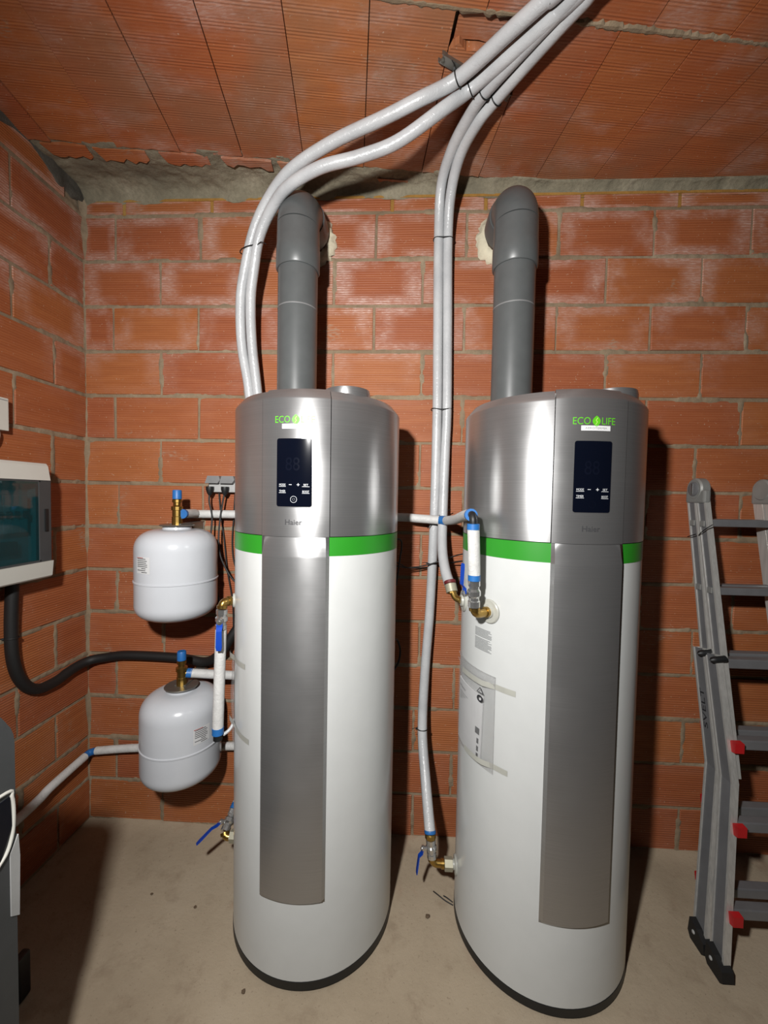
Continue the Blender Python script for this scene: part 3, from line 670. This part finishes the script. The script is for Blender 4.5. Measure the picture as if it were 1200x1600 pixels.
MB().tube([(.012, .01, -.02), (.035, .03, .0), (.05, .09, .06), (.055, .2, .10)], .006, 8).build('drain_tube', 'hose_wrap', t)
# --- left heater lower port
P = Vector(on_tank(TLP, RB + .03, -92, .235)); E0 = Vector((-.066, -.335, .235))
ball_valve('small chrome valve with blue lever low on the left heater, just above the floor', (-.074, -.322, .248), (-.063, -.258, .290), (-.8, -.45, .2), (-.62, -.45, -.55),
           [P] + arc_pts(P + (E0 - P) * .5, E0, Vector((-.073, -.325, .250))), (Vector(on_tank(TLP, RB + .012, -92, .235)), (-1, 0, 0)))
t = thing('insulated_pipe', 'white hose end with blue ring rising behind the left heater from its floor-level valve', 'pipe', (-.063, -.258, .290), 0, 'white wrapped pipes')
MB().tube([(0, 0, 0), (.012, .05, .03), (.06, .12, .10), (.11, .16, .25), (.14, .17, .6)], .0195, 14).build('wrap', 'hose_wrap', t)
MB().tube([(0, -.0, .0), (.004, .018, .011)], .0202, 14, False).build('blue_ring', 'blue_plastic', t)
# --- right heater, upper front port
P = Vector(on_tank(TRP, RB + .012, -52.7, 1.259)); E0 = Vector((.871, -.588, 1.259))
ball_valve('chrome ball valve with blue lever on the right heater, below the wrapped pipe', (.869, -.590, 1.285), (.866, -.596, 1.378), (-.93, -.3, 0), (.05, 0, 1),
           [P] + arc_pts(P + (E0 - P) * .55, E0, E0 + Vector((0, 0, .026))))
t = thing('insulated_pipe', 'white wrapped pipe standing upright in front of the right heater, blue rings at both ends', 'pipe', (.866, -.598, 1.38), 0, 'white wrapped pipes')
MB().tube([(0, 0, .012), (-.004, -.006, .09), (-.009, -.012, .165)], .0195, 16).build('wrap', 'pipe_tape', t)
for z, x, y in ((.0, 0, 0), (.165, -.009, -.012)): MB().lathe([(.017, -.008), (.0203, -.007), (.0203, .011), (.017, .012)], (x, y, z), n=16).build('blue_ring', 'blue_plastic', t)
MB().tube([(-.009, -.012, .17), (-.010, -.012, .19), (-.011, -.002, .203), (-.012, .015, .205)], .0125, 12).build('black_elbow', 'black_plastic', t)
# --- long pipe along the wall from the upper vessel, behind the heaters
t = thing('insulated_pipe', 'long white wrapped pipe running level along the wall behind the left heater', 'pipe', (-.321, -.2, 1.548), 0, 'white wrapped pipes')
O = Vector((-.321, -.2, 1.548)); L_ = lambda *q: [Vector(v) - O for v in q]
MB().tube(L_((-.318, -.198, 1.548), (-.325, -.10, 1.546), (-.33, -.075, 1.545)), .0195, 14).build('wrap', 'pipe_tape', t)
MB().tube(L_((-.352, -.052, 1.541), (-.144, -.05, 1.543), (.25, -.045, 1.546), (.605, -.06, 1.546), (.70, -.085, 1.543), (.80, -.10, 1.538)), .0195, 14).build('wrap', 'pipe_tape', t)
MB().tube(L_((.822, -.115, 1.538), (.845, -.25, 1.550), (.853, -.45, 1.575), (.853, -.575, 1.583)), .0195, 14).build('wrap', 'pipe_tape', t)
for q0, q1 in (((-.318, -.205, 1.548), (-.319, -.19, 1.548)), ((-.372, -.054, 1.541), (-.35, -.052, 1.541)), ((.798, -.10, 1.538), (.823, -.118, 1.538)), ((.853, -.568, 1.583), (.853, -.588, 1.584))):
    MB().tube(L_(q0, q1), .0205, 14, False).build('blue_ring', 'blue_plastic', t)
MB().tube(L_((-.33, -.08, 1.545), (-.345, -.06, 1.543), (-.37, -.054, 1.541)), .012, 10).build('black_elbow', 'black_plastic', t)
# --- right heater rear port: brass elbow at the end of the fourth hose
P = Vector(on_tank(TRP, RB + .012, -84.8, 1.253)); t = thing('brass_elbow', 'brass elbow with a maroon collar joining a white hose to the right heater', 'elbow', P)
e0 = Vector((.834, -.362, 1.258)) - P
MB().tube([Vector((0, 0, 0))] + arc_pts(e0 * .5, e0, e0 + Vector((-.006, .014, .028))), .0125, 14, False).build('bend', 'brass', t)
MB().lathe([(.013, 0), (.017, .001), (.017, .012), (.013, .013)], e0 + Vector((-.004, .010, .012)), (-.2, .5, 1), 8).build('collar_nut', 'brass', t)
MB().lathe([(.016, 0), (.0225, .001), (.0225, .032), (.019, .033)], e0 + Vector((-.006, .014, .016)), (-.2, .55, 1), 16).build('sleeve_end', 'hex_nut', t)
MB().lathe([(.0215, 0), (.0232, .001), (.0232, .012), (.0215, .013)], e0 + Vector((-.0115, .030, .045)), (-.2, .6, 1), 16).build('maroon_collar', 'maroon', t)
# --- right heater floor-level valve
P = Vector(on_tank(TRP, RB + .045, -90, .198)); E0 = Vector((.776, -.3537, .198))
ball_valve('chrome valve with drooping blue lever near the floor between the heaters', (.774, -.3535, .222), (.767, -.353, .298), (-1, -.15, .0), (-.1, -.05, -1),
           [P] + arc_pts(P + (E0 - P) * .6, E0, E0 + Vector((-.002, 0, .026))), (Vector(on_tank(TRP, RB + .012, -90, .198)), (-1, 0, 0)))
MB().lathe([(.0165, 0), (.0215, .001), (.0215, .016), (.017, .02)], (.7665, -.353, .298), (-.05, .1, 1), 8).build('hose_end_nut', 'brass', hoses[2])
MB().lathe([(.0222, 0), (.0225, .001), (.0225, .010), (.022, .011)], (.765, -.352, .316), (-.05, .5, 1), 14).build('blue_ring', 'blue_plastic', hoses[2])
# --- low pipe along back and left wall
t = thing('insulated_pipe', 'thin white wrapped pipe low in the corner, turning from back wall onto left wall', 'pipe', (-.143, -.04, .43), 0, 'white wrapped pipes')
O = Vector((-.143, -.04, .43)); L_ = lambda *q: [Vector(v) - O for v in q]
MB().tube(L_((.1, -.04, .44), (-.143, -.04, .428), (-.602, -.04, .398), (-.842, -.04, .371)), .0185, 14).build('wrap', 'pipe_tape', t)
MB().tube(L_((-.873, -.075, .362), (-.873, -.26, .350), (-.873, -.407, .330), (-.873, -1.1, .30), (-.873, -2.0, .27)), .0185, 14).build('wrap', 'pipe_tape', t)
MB().tube(L_((-.838, -.04, .371), (-.862, -.043, .366), (-.873, -.055, .363), (-.873, -.08, .362)), .0165, 12).build('blue_elbow', 'blue_plastic', t)

# ------------------------------------------------------------------ expansion vessels
def vessel(loc, label, lab_az, lab_z, group='round expansion vessels'):
    x, y, z = loc                                             # z = flange height
    t = thing('expansion_vessel', label, 'vessel', (x, y, z), 0, group)
    rv = .163
    sp_ = lambda a, e: (math.copysign(abs(math.sin(R(a))) ** e, 1), abs(math.cos(R(a))) ** e)
    top = [(.0, -.004), (.056, -.004), (.058, -.014)] + [(.058 + (rv - .058) * sp_(a, .85)[0], -.014 - .088 * (1 - sp_(a, .85)[1])) for a in range(6, 91, 6)]
    body = top + [(rv, -.20), (rv, -.225), (rv + .0032, -.227), (rv + .0032, -.232), (rv, -.234), (rv, -.330)]
    body += [(rv * sp_(90 - a, .58)[0], -.330 - .072 * sp_(90 - a, .9)[1]) for a in range(6, 90, 6)] + [(0, -.402)]
    MB().lathe(body, n=64).build('tank_body', 'vessel_enamel', t, sharp=50)
    MB().lathe([(.02, -.003), (.067, -.001), (.070, .002), (.067, .005), (.02, .004)], n=32).build('flange', 'zinc', t)
    MB().lathe([(.019, .002), (.0215, .004), (.0215, .038), (.0195, .040), (.0195, .065), (.024, .067), (.024, .082), (.019, .085), (.0155, .088), (.0155, .098), (.0195, .10), (.0195, .112), (.0145, .115)], n=12).build('brass_valve', 'brass', t, sharp=20)
    MB().lathe([(.011, 0), (.014, .001), (.014, .022), (.017, .023), (.017, .034)], (0, 0, .052), (.85, .5, 0), 12).build('side_outlet', 'brass', t)
    MB().lathe([(.006, 0), (.008, .002), (.008, .014), (.004, .016)], (0, 0, .103), (.9, -.4, 0), 10).build('test_port', 'brass', t)
    cap = MB().lathe([(.016, .114), (.019, .115), (.0185, .150), (.0165, .154), (0, .154)], n=14).build('cap', 'blue_plastic', t)
    # printed sticker
    def patch(u0, u1, z0, z1, rr, n=5):
        vs_ = []
        for i in range(n + 1):
            a = R(lab_az) + (u0 + (u1 - u0) * i / n) / rv; vs_ += [(rr * math.sin(a), -rr * math.cos(a), z0), (rr * math.sin(a), -rr * math.cos(a), z1)]
        return MB().quads(vs_, [(2 * i, 2 * i + 2, 2 * i + 3, 2 * i + 1) for i in range(n)], True)
    st_ = patch(-.036, .036, lab_z - .034, lab_z + .034, rv + .0008).build('sticker', 'sticker_white', t)
    tx = MB(); rs = random.Random(3)
    for i in range(8):
        zz = lab_z + .026 - i * .0076; a = -.030 if i < 4 else rs.choice((-.03, -.005)); b = rs.uniform(.012, .033)
        q = patch(a, b, zz - .0014, zz + .0012, rv + .0013); tx.quads(q.v, q.f)
    tx.build('sticker_lettering', 'dark_ink', st_)
    q = patch(-.034, .004, lab_z + .029, lab_z + .0315, rv + .0013); q.build('sticker_stripe', 'red_ink', st_)
    return t
vessel((-.344, -.2, 1.497), 'white round expansion vessel, upper of the two on the back wall', -19, -.15)
vessel((-.324, -.2, .792), 'white round expansion vessel, lower of the two on the back wall', 57, -.16)
for x, z, lab in ((-.344, 1.503, 'zinc angle bracket holding the upper round vessel to the wall'), (-.324, .798, 'zinc angle bracket holding the lower round vessel to the wall')):
    m = MB().box((x - .024, -.215, z - .002), (x + .024, -.004, z + .003), .001).box((x - .024, -.012, z - .06), (x + .024, -.007, z + .003), .001)
    m.quads([(x + .022, -.012, z), (x + .022, -.15, z), (x + .022, -.012, z - .06), (x + .019, -.012, z), (x + .019, -.15, z), (x + .019, -.012, z - .06)], [(0, 1, 2), (3, 5, 4), (0, 3, 4, 1), (1, 4, 5, 2), (0, 2, 5, 3)])
    tag(m.build('wall_bracket', 'zinc'), lab, 'bracket', 'vessel brackets')
t = thing('insulated_pipe', 'white wrapped pipe leaving the lower round vessel towards the left heater', 'pipe', (-.30, -.185, .843), 0, 'white wrapped pipes')
MB().tube([(.006, .0, .0), (.10, .05, -.025), (.22, .11, -.055), (.34, .13, -.06)], .0195, 14).build('wrap', 'pipe_tape', t)
MB().tube([(-.008, -.004, .002), (.012, .003, -.002)], .0203, 14, False).build('blue_ring', 'blue_plastic', t)

# ------------------------------------------------------------------ electrics
t = thing('socket_box', 'grey surface socket box with two flap lids on the wall beside the left heater', 'socket', (-.235, 0, 1.69))
MB().box((-.045, -.048, -.045), (.16, -.004, .03), .004).build('body', 'socket_light', t)
for x in (-.012, .055):
    MB().prism([(x - .038, -.004), (x + .022, -.004), (x + .034, .012), (x + .028, .030), (x - .026, .030)], -.075, -.046).build('lid', 'socket_grey', t)
def cord(label, pts, plug, r=.0042):
    o = Vector(pts[0]); t = thing('power_cord', label, 'cable', o, 0, 'black power cords by the vessels')
    MB().tube([Vector(q) - o for q in pts], r, 8).build('cable', 'black_rubber', t)
    if plug: MB().lathe([(.018, .026), (.018, .012), (.013, -.004), (.006, -.016)], (0, 0, 0), n=12).build('plug', 'black_plastic', t)
cord('black cord hanging from the left flap of the socket box', [(-.268, -.06, 1.645), (-.268, -.066, 1.60), (-.250, -.075, 1.53), (-.245, -.10, 1.42), (-.235, -.11, 1.33), (-.214, -.11, 1.22), (-.199, -.10, 1.12), (-.19, -.06, .95), (-.15, -.05, .85)], True)
cord('black cord hanging from the right flap of the socket box', [(-.196, -.06, 1.645), (-.203, -.068, 1.60), (-.212, -.075, 1.52), (-.212, -.09, 1.43), (-.200, -.10, 1.36), (-.175, -.10, 1.30), (-.138, -.10, 1.245), (-.08, -.09, 1.20)], True)
cord('thin black cord between the two hanging cords, passing behind the upper vessel', [(-.243, -.02, 1.64), (-.235, -.02, 1.55), (-.215, -.025, 1.42), (-.20, -.025, 1.28), (-.175, -.02, 1.12), (-.17, -.02, .98)], False, .0035)
cord('thin black cord nearest the left heater, close to the wall', [(-.165, -.02, 1.64), (-.172, -.02, 1.52), (-.178, -.02, 1.40), (-.165, -.02, 1.30), (-.12, -.02, 1.22)], False, .0035)
con = [(-.875, -.416, 1.30), (-.884, -.417, 1.116), (-.886, -.410, .975), (-.886, -.378, .872), (-.886, -.315, .808), (-.886, -.226, .795), (-.884, -.13, .812), (-.862, -.06, .824), (-.80, -.034, .832), (-.687, -.03, .846), (-.432, -.03, .843), (-.296, -.045, .835), (-.204, -.08, .896), (-.15, -.08, .98), (-.10, -.06, 1.06)]
o = tag(MB().tube(con, .0215, 14, res=8).build('conduit', 'black_rubber'), 'thick black conduit looping from the distribution board along the corner behind the vessels', 'conduit')
ring_tie((-.885, -.414, 1.06), (0, .05, 1), .023, 'cable_tie', o)
# distribution board on the left wall (local: x out of the wall, y along it, z up)
t = thing('distribution_board', 'white distribution board with a teal see-through door on the left wall', 'fuse box', (XL + .002, -.335, 1.29))
y0, y1 = -.46, 0.0
MB().box((0, y0, .0), (.03, y1, .455), .003).box((.03, y0, .0), (.085, y0 + .012, .455)).box((.03, y1 - .012, 0), (.085, y1, .455)).build('back_box', 'panel_white', t)
MB().prism([(0, .395), (.128, .388), (.118, .445), (.110, .455), (0, .455)], y0, y1 - .008, 'y').build('top_cover', 'panel_white', t)
MB().prism([(0, .0), (.118, .0), (.124, .006), (.130, .066), (0, .062)], y0, y1, 'y').build('bottom_cover', 'panel_white', t)
MB().box((.03, y0 + .012, .066), (.034, y1 - .012, .39)).build('inner_plate', 'socket_light', t)
MB().box((.034, y0 + .03, .255), (.05, y1 - .05, .262)).build('din_rail', 'zinc', t)
for i in range(11):
    yb = y1 - .075 - i * .033
    b = MB().box((.036, yb - .0155, .185), (.080, yb + .0155, .33), .002).build('breaker', 'breaker_white', t)
    MB().box((.08, yb - .006, .24), (.094, yb + .006, .268), .002).build('breaker_switch', 'black_plastic', b)
MB().box((.036, y0 + .02, .10), (.07, y1 - .09, .15), .003).build('terminal_strip', 'black_plastic', t)
MB().box((.118, y0 + .002, .068), (.1235, y1 - .058, .387), .001).build('door_window', 'teal_glass', t)
MB().box((.110, y1 - .058, .066), (.1245, y1 - .002, .389), .003).box((.112, y0, .381), (.1245, y1 - .05, .389)).box((.112, y0, .066), (.1245, y1 - .05, .074)).build('door_frame', 'charcoal_plastic', t)
MB().box((.1245, y1 - .034, .185), (.128, y1 - .018, .275), .003).build('latch', 'black_plastic', t)
t = thing('wall_box', 'small white plastic box with a round cable entry high on the left wall', 'box', (XL + .002, -.43, 1.86))
MB().box((.0, -.14, .0), (.048, -.002, .122), .003).build('body', 'panel_white', t)
MB().box((.047, -.135, .112), (.0495, -.008, .114)).build('cover_seam', 'socket_grey', t)
MB().tube([(.025, -.035, .0), (.027, -.033, -.02), (.027, -.045, -.05), (.027, -.07, -.058)], .013, 12).build('cable_entry', 'panel_white', t)
# thin signal wires between the heaters
o = tag(MB().tube([(.585, -.16, 1.345), (.614, -.14, 1.335), (.66, -.10, 1.322), (.73, -.085, 1.33), (.797, -.085, 1.351), (.88, -.13, 1.39), (.945, -.185, 1.41)], .003, 8).build('signal_wire', 'black_rubber'), 'thin black wire crossing the white hoses between the heaters, upper of two', 'cable', 'wires between the heaters')
o = tag(MB().tube([(.585, -.15, 1.36), (.62, -.1, 1.34), (.66, -.06, 1.315), (.73, -.022, 1.31), (.785, -.022, 1.32), (.89, -.09, 1.355), (.95, -.16, 1.37)], .003, 8).build('signal_wire', 'black_rubber'), 'thin black wire passing behind the white hoses between the heaters, lower of two', 'cable', 'wires between the heaters')
t = tag(MB().tube([(.60, -.20, 1.44), (.612, -.19, 1.46), (.63, -.17, 1.44), (.622, -.18, 1.36), (.61, -.19, 1.26)], .0035, 8).build('heater_cable', 'black_rubber'), 'black cable bundle curling out beside the left heater at band height', 'cable')
tag(MB().tube([(.60, -.18, 1.02), (.618, -.12, 1.00), (.632, -.10, .95), (.626, -.12, .90), (.60, -.16, .87)], .0045, 8).build('cable_loop', 'black_rubber'), 'black cable loop sticking out from behind the left heater, below mid height', 'cable')

# ------------------------------------------------------------------ manual pouches taped to the heaters
def pouch(T, a0, a1, zt, zb, label, booklet, tapes):
    o0 = Vector(on_tank(T, RB, (a0 + a1) / 2, zb)); t = thing('manual_pouch', label, 'pouch', o0, 0, 'clear manual pouches')
    def S(u, v, off):
        az = a0 + (a1 - a0) * u; z = zb + (zt - zb) * v
        return Vector(on_tank(T, RB + off, az, z)) - o0
    rs = random.Random(11); n1 = lambda u, v: float(fbm(np.array(u * 5.), np.array(v * 8.), 7))
    bulge = lambda u, v: .004 + .012 * (math.sin(math.pi * u) * math.sin(math.pi * v)) ** .6 + .008 * (n1(u, v) - .45)
    MB().grid(lambda u, v: S(u, v, bulge(u, v)), 24, 30).build('film_front', 'clear_film', t, fix=False)
    MB().grid(lambda u, v: S(u, v, .0012), 12, 4).build('film_back', 'clear_film', t, fix=False)
    MB().tube([S(i / 12, 1, .005) for i in range(13)], .0016, 6).tube([S(i / 12, .93, .008) for i in range(13)], .0012, 6).tube([S(1, i / 8, .004) for i in range(9)], .001, 6).build('seal_edge', 'clear_film', t)
    if booklet:
        def Bk(u, v, off):
            # booklet leans a little inside the pouch
            uu = .14 + .66 * u + .03 * (v - .5); vv = .06 + .70 * v - .02 * u
            return S(uu, vv, off)
        n = 10; top = [Bk(i / n, j / 4, .0072) for j in range(5) for i in range(n + 1)]; bot = [Bk(i / n, j / 4, .0022) for j in range(5) for i in range(n + 1)]; m = n + 1; k = len(top)
        fs = [(j * m + i, j * m + i + 1, (j + 1) * m + i + 1, (j + 1) * m + i) for j in range(4) for i in range(n)] + [(k + j * m + i, k + j * m + i + 1, k + (j + 1) * m + i + 1, k + (j + 1) * m + i) for j in range(4) for i in range(n)]
        rim = [i for i in range(m)] + [j * m + n for j in range(1, 5)] + [4 * m + i for i in range(n - 1, -1, -1)] + [j * m for j in range(3, 0, -1)]
        fs += [(rim[i], rim[(i + 1) % len(rim)], k + rim[(i + 1) % len(rim)], k + rim[i]) for i in range(len(rim))]
        bk = MB().quads(top + bot, fs).build('booklet', 'sticker_white', t)
        pr_ = MB()
        def bar(u0, u1, v0, v1):
            pr_.quads([Bk(u, v, .0078) for v in (v0, v1) for u in (u0, (u0 + u1) / 2, u1)], [(0, 1, 4, 3), (1, 2, 5, 4)])
        for i in range(4): bar(.10, .10 + .10 * (4 - i), .80 - i * .035, .809 - i * .035)
        bar(.82, .95, .40, .50); bar(.88, .94, .26, .34); bar(.88, .94, .14, .22); bar(.88, .94, .03, .11)
        V, Fs = text_mesh('Haier', 1.0); ww = text_w(V)
        pr_.quads([Bk(.24 + v[0] / ww * .34, .895 + v[1] * .06, .0078) for v in V], Fs)
        pr_.build('booklet_print', 'dark_ink', bk)
        mk = MB(); n = 20
        for cu, cv, ro, ri in ((.80, .735, .012, .006),):
            mk.quads([S(cu + rr * math.cos(2 * math.pi * k / n) / .22, cv + rr * math.sin(2 * math.pi * k / n) / .33, .0185) for rr in (ri, ro) for k in range(n)], [(k, (k + 1) % n, n + (k + 1) % n, n + k) for k in range(n)])
        tri = [(.80, .85), (.745, .795), (.855, .795)]
        for (ua, va), (ub, vb) in zip(tri, tri[1:] + tri[:1]): mk.tube([S(ua, va, .0180), S(ub, vb, .0180)], .0011, 5, False)
        mk.build('film_marks', 'dark_ink', t)
    for (b0, z0, b1, z1) in tapes:
        n = 10; vs_ = []
        for i in range(n + 1):
            u = i / n; az = b0 + (b1 - b0) * u; z = z0 + (z1 - z0) * u; off = .0015 if az > a1 else .0015 + .016 * min(1, (a1 - az) / 8)
            for dz in (-.0095, .0095): vs_.append(Vector(on_tank(T, RB + off, az, z + dz)) - o0)
        MB().quads(vs_, [(2 * i, 2 * i + 2, 2 * i + 3, 2 * i + 1) for i in range(n)], True).build('tape', 'tape_beige', t, fix=False)
pouch(TRP, -92, -46.5, 1.045, .715, 'clear plastic pouch with a white manual taped to the right heater', True, [(-75, 1.015, -33.5, 1.012), (-70, .742, -37, .742)])
pouch(TLP, -108, -62, 1.03, .70, 'clear plastic pouch on the hidden side of the left heater, beside the vessels', False, [(-75, 1.040, -39.5, 1.051), (-75, .80, -34.8, .80)])

# ------------------------------------------------------------------ aluminium ladder leaning on the wall
t = thing('ladder', 'folded aluminium ladder with red catches leaning on the wall', 'ladder', (2.03, -.45, 0))
O = Vector((2.03, -.45, 0)); CXL = 2.03
def rail(pts, wx, dy, sgn, name, mat='aluminium'):
    """U-channel stile along pts (x offset outward, y, z); dy = depth, wx = thickness"""
    for (xa, ya, za), (xb, yb, zb) in zip(pts[:-1], pts[1:]):
        a = Vector((sgn * xa, ya + .45, za)); b = Vector((sgn * xb, yb + .45, zb)); ax = (b - a).normalized()
        fy = Vector((0, -1, 0)); fy = (fy - ax * fy.dot(ax)).normalized(); ox = ax.cross(fy).normalized()
        if ox.x * sgn < 0: ox = -ox
        c = (a + b) / 2; h = (b - a).length / 2 + .003
        # flanges at front and back, recessed web, and a thin lip each side of the web
        m = MB().obox(c + fy * (dy / 2 - .004) - ox * (wx / 2), ax, fy, ox, (h, .004, wx / 2)).obox(c - fy * (dy / 2 - .004) - ox * (wx / 2), ax, fy, ox, (h, .004, wx / 2))
        m.obox(c - ox * wx * .92, ax, fy, ox, (h, dy / 2 - .006, .002))
        st_ = m.build(name, mat, t)
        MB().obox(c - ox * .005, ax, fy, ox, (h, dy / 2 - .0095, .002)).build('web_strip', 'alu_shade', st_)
def half(ytop, ybot, zoff, front):
    yz = lambda z: ybot + (ytop - ybot) * z / 1.66
    for sgn in (-1, 1):
        rail([(.150, yz(1.665), 1.665), (.155, yz(.62), .62)], .022, .050, sgn, 'inner_stile')
        rail([(.178, yz(1.04), 1.04), (.172, yz(.60), .60)], .024, .062, sgn, 'outer_stile')
        rail([(.172, yz(.605), .605), (.272, yz(.03), .035)], .024, .062, sgn, 'outer_stile')
        for z in (1.55, 1.285):
            MB().box((sgn * .152 - .003, yz(z) + .45 - .012, z - .012), (sgn * .152 + .003, yz(z) + .45 + .012, z + .012), .002).build('rung_end', 'cast_alu', t)
    for z in (1.555, 1.285):
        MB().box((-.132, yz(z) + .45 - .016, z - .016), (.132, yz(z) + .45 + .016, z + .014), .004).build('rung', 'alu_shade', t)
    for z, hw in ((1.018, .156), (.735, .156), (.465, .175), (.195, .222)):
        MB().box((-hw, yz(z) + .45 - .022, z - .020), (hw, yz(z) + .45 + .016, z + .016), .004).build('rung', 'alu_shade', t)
    # black locking pins and red catches
    for sgn in (-1, 1):
        MB().lathe([(.007, 0), (.007, .003), (.004, .005), (0, .005)], (sgn * .285, ybot + .45 + .012, .04), (sgn, 0, 0), 10).build('foot_rivet', 'socket_light', t)
        f = -1 if front else 1
        MB().lathe([(.0, .0), (.010, .010), (.013, .022), (.013, .06), (.008, .064)], (sgn * .16 - .0 + sgn * .045, yz(1.03) + .45 - .030, 1.03), (-sgn, 0, .12), 12).build('locking_pin', 'black_plastic', t)
        for z, xo in ((.735, .16), (.465, .185), (.195, .232)):
            yy = yz(z) + .45 + f * .036
            MB().prism([(yy - .017, z - .016), (yy + .012, z - .022), (yy + .018, z + .006), (yy + .004, z + .022), (yy - .017, z + .020)], sgn * (xo - .03), sgn * (xo + .002), 'x').build('catch', 'red_plastic', t)
        MB().prism([(ybot + .45 - .036, .045), (ybot + .45 - .042, .012), (ybot + .45 - .03, .0), (ybot + .45 + .028, .0), (ybot + .45 + .042, .02), (ybot + .45 + .036, .075), (ybot + .45 + .0, .065)], sgn * .246, sgn * .286, 'x').build('rubber_foot', 'black_rubber', t)
half(-.085, -.415, 0, False); half(-.140, -.500, 0, True)
for sgn in (-1, 1):
    o = Vector((sgn * .138, -.112 + .45, 1.695))
    hg = MB().lathe([(.0, -.022), (.040, -.022), (.046, -.016), (.046, .014), (.040, .020), (.0, .020)], o, (sgn, 0, 0), 28).build('hinge', 'cast_alu', t)
    MB().lathe([(.0, .019), (.030, .019), (.030, .024), (.024, .027), (.0, .027)], o, (sgn, 0, 0), 24).build('hinge_button', 'alu_shade', hg)
    MB().box((o.x + sgn * .027 - .002, o.y - .005, o.z - .024), (o.x + sgn * .027 + .003, o.y + .005, o.z + .024), .002).build('hinge_bar', 'chrome', hg)
    MB().box((o.x - .018, o.y - .060, o.z - .06), (o.x + .010, o.y + .050, o.z - .005), .008).build('hinge_bracket', 'cast_alu', t)
MB().tube([(-.155, .30, 1.50), (-.166, .27, 1.515), (-.170, .235, 1.535), (-.160, .22, 1.55)], .002, 6).build('wire_tie', 'black_plastic', t)
MB().tube([(-.172, .34, 1.49), (-.174, .29, 1.505)], .002, 6).build('wire_tie', 'black_plastic', t)
# faint marker lettering on the outer stile
V, Fs = text_mesh('SVELT', 1.0); ww = text_w(V)
mk = MB(); up_ = Vector((0, .33 / 1.66, 1)).normalized(); sd_ = Vector((0, 1, -.33 / 1.66)).normalized()
a = Vector((-.1755, -.415 + .33 * .815 / 1.66 + .45, .815))
mk.quads([a + Vector((-.0008, 0, 0)) + Vector((-.004 * v[0] / ww, 0, 0)) + up_ * (v[0] / ww * .15) + sd_ * (v[1] * .030) for v in V], Fs)
mk.build('marker_lettering', 'dark_ink', t)

# ------------------------------------------------------------------ appliance at the left edge
t = thing('water_softener', 'dark grey cabinet with a white outlined window at the left edge', 'cabinet', (-.402, -1.339, 0))
def rprof(y0, y1, z0, z1, rr, n=7):
    p_ = [(y0, z0), (y1, z0)]
    for cy, a0 in ((y1 - rr, 0), (y0 + rr, 90)):
        p_ += [(cy + rr * math.cos(R(a0 + 90 * k / n)), z1 - rr + rr * math.sin(R(a0 + 90 * k / n))) for k in range(n + 1)]
    return p_
MB().prism(rprof(-.27, .245, .0, 1.195, .09), -.22, .205, 'x').build('body', 'charcoal_plastic', t)
MB().prism(rprof(-.262, .237, .03, 1.187, .085), .205, .222, 'x').build('front_cover', 'charcoal_plastic', t)
loop = [(.2235, y, z) for y, z in ((-.20, .90), (-.2, .985), (-.15, 1.01), (.10, 1.012), (.215, 1.008), (.228, .99), (.231, .95), (.226, .905), (.205, .872), (.15, .862), (-.12, .862), (-.19, .872), (-.20, .90))]
MB().tube(loop, .0035, 8, res=5).build('window_trim', 'panel_white', t)
MB().prism([(-.19, .875), (.20, .872), (.226, .93), (.222, .995), (-.19, 1.0)], .2215, .2245, 'x').build('window', 'display_glass', t)
MB().prism([(.222, .735), (.240, .72), (.243, .85), (.240, .90), (.222, .872)], .2, .2245, 'x').build('side_strip', 'socket_light', t)
t = thing('drain_box', 'small black drain trap on the floor behind the dark grey cabinet', 'drain', (-.565, -.715, 0))
MB().box((-.013, -.02, .0), (.013, .022, .145), .006).build('body', 'black_plastic', t)
MB().tube([(0, -.02, .14), (-.002, -.06, .17), (-.01, -.16, .19), (.0, -.36, .2)], .010, 10).build('hose', 'black_rubber', t)

# ------------------------------------------------------------------ floor scraps
for i, (x, y, pts) in enumerate(((.80, -.305, [(-.010, .030, .004), (.01, .012, .006), (.035, -.006, .004), (.065, -.022, .003)]), (.83, -.305, [(.0, .014, .004), (.015, .004, .005), (.035, -.010, .003)]))):
    o = MB().tube(pts, .0022, 6).build('wire_scrap', 'black_rubber'); o.location = (x, y, 0)
    tag(o, ['longer black wire scrap on the floor by the right heater', 'shorter black wire scrap on the floor against the right heater'][i], 'wire scrap', 'wire scraps')
rs = random.Random(4)
for i, (x, y, s_, lab) in enumerate(((.76, -.377, .009, 'small dark pebble on the floor between the two heaters'), (-.157, -.40, .006, 'tiny dark pebble on the bare floor left of the left heater'), (.14, -.655, .007, 'tiny dark pebble on the floor before the left heater'), (-.36, -.36, .005, 'tiny dark pebble on the floor below the lower vessel'))):
    bm = bmesh.new(); bmesh.ops.create_icosphere(bm, subdivisions=2, radius=s_)
    for v in bm.verts: v.co *= rs.uniform(.75, 1.15); v.co.z *= .6
    me = bpy.data.meshes.new('pebble'); bm.to_mesh(me); bm.free(); me.materials.append(MATS['pebble'])
    o = bpy.data.objects.new('pebble', me); COL.objects.link(o); o.location = (x, y, s_ * .45); tag(o, lab, 'pebble', 'pebbles on the floor')
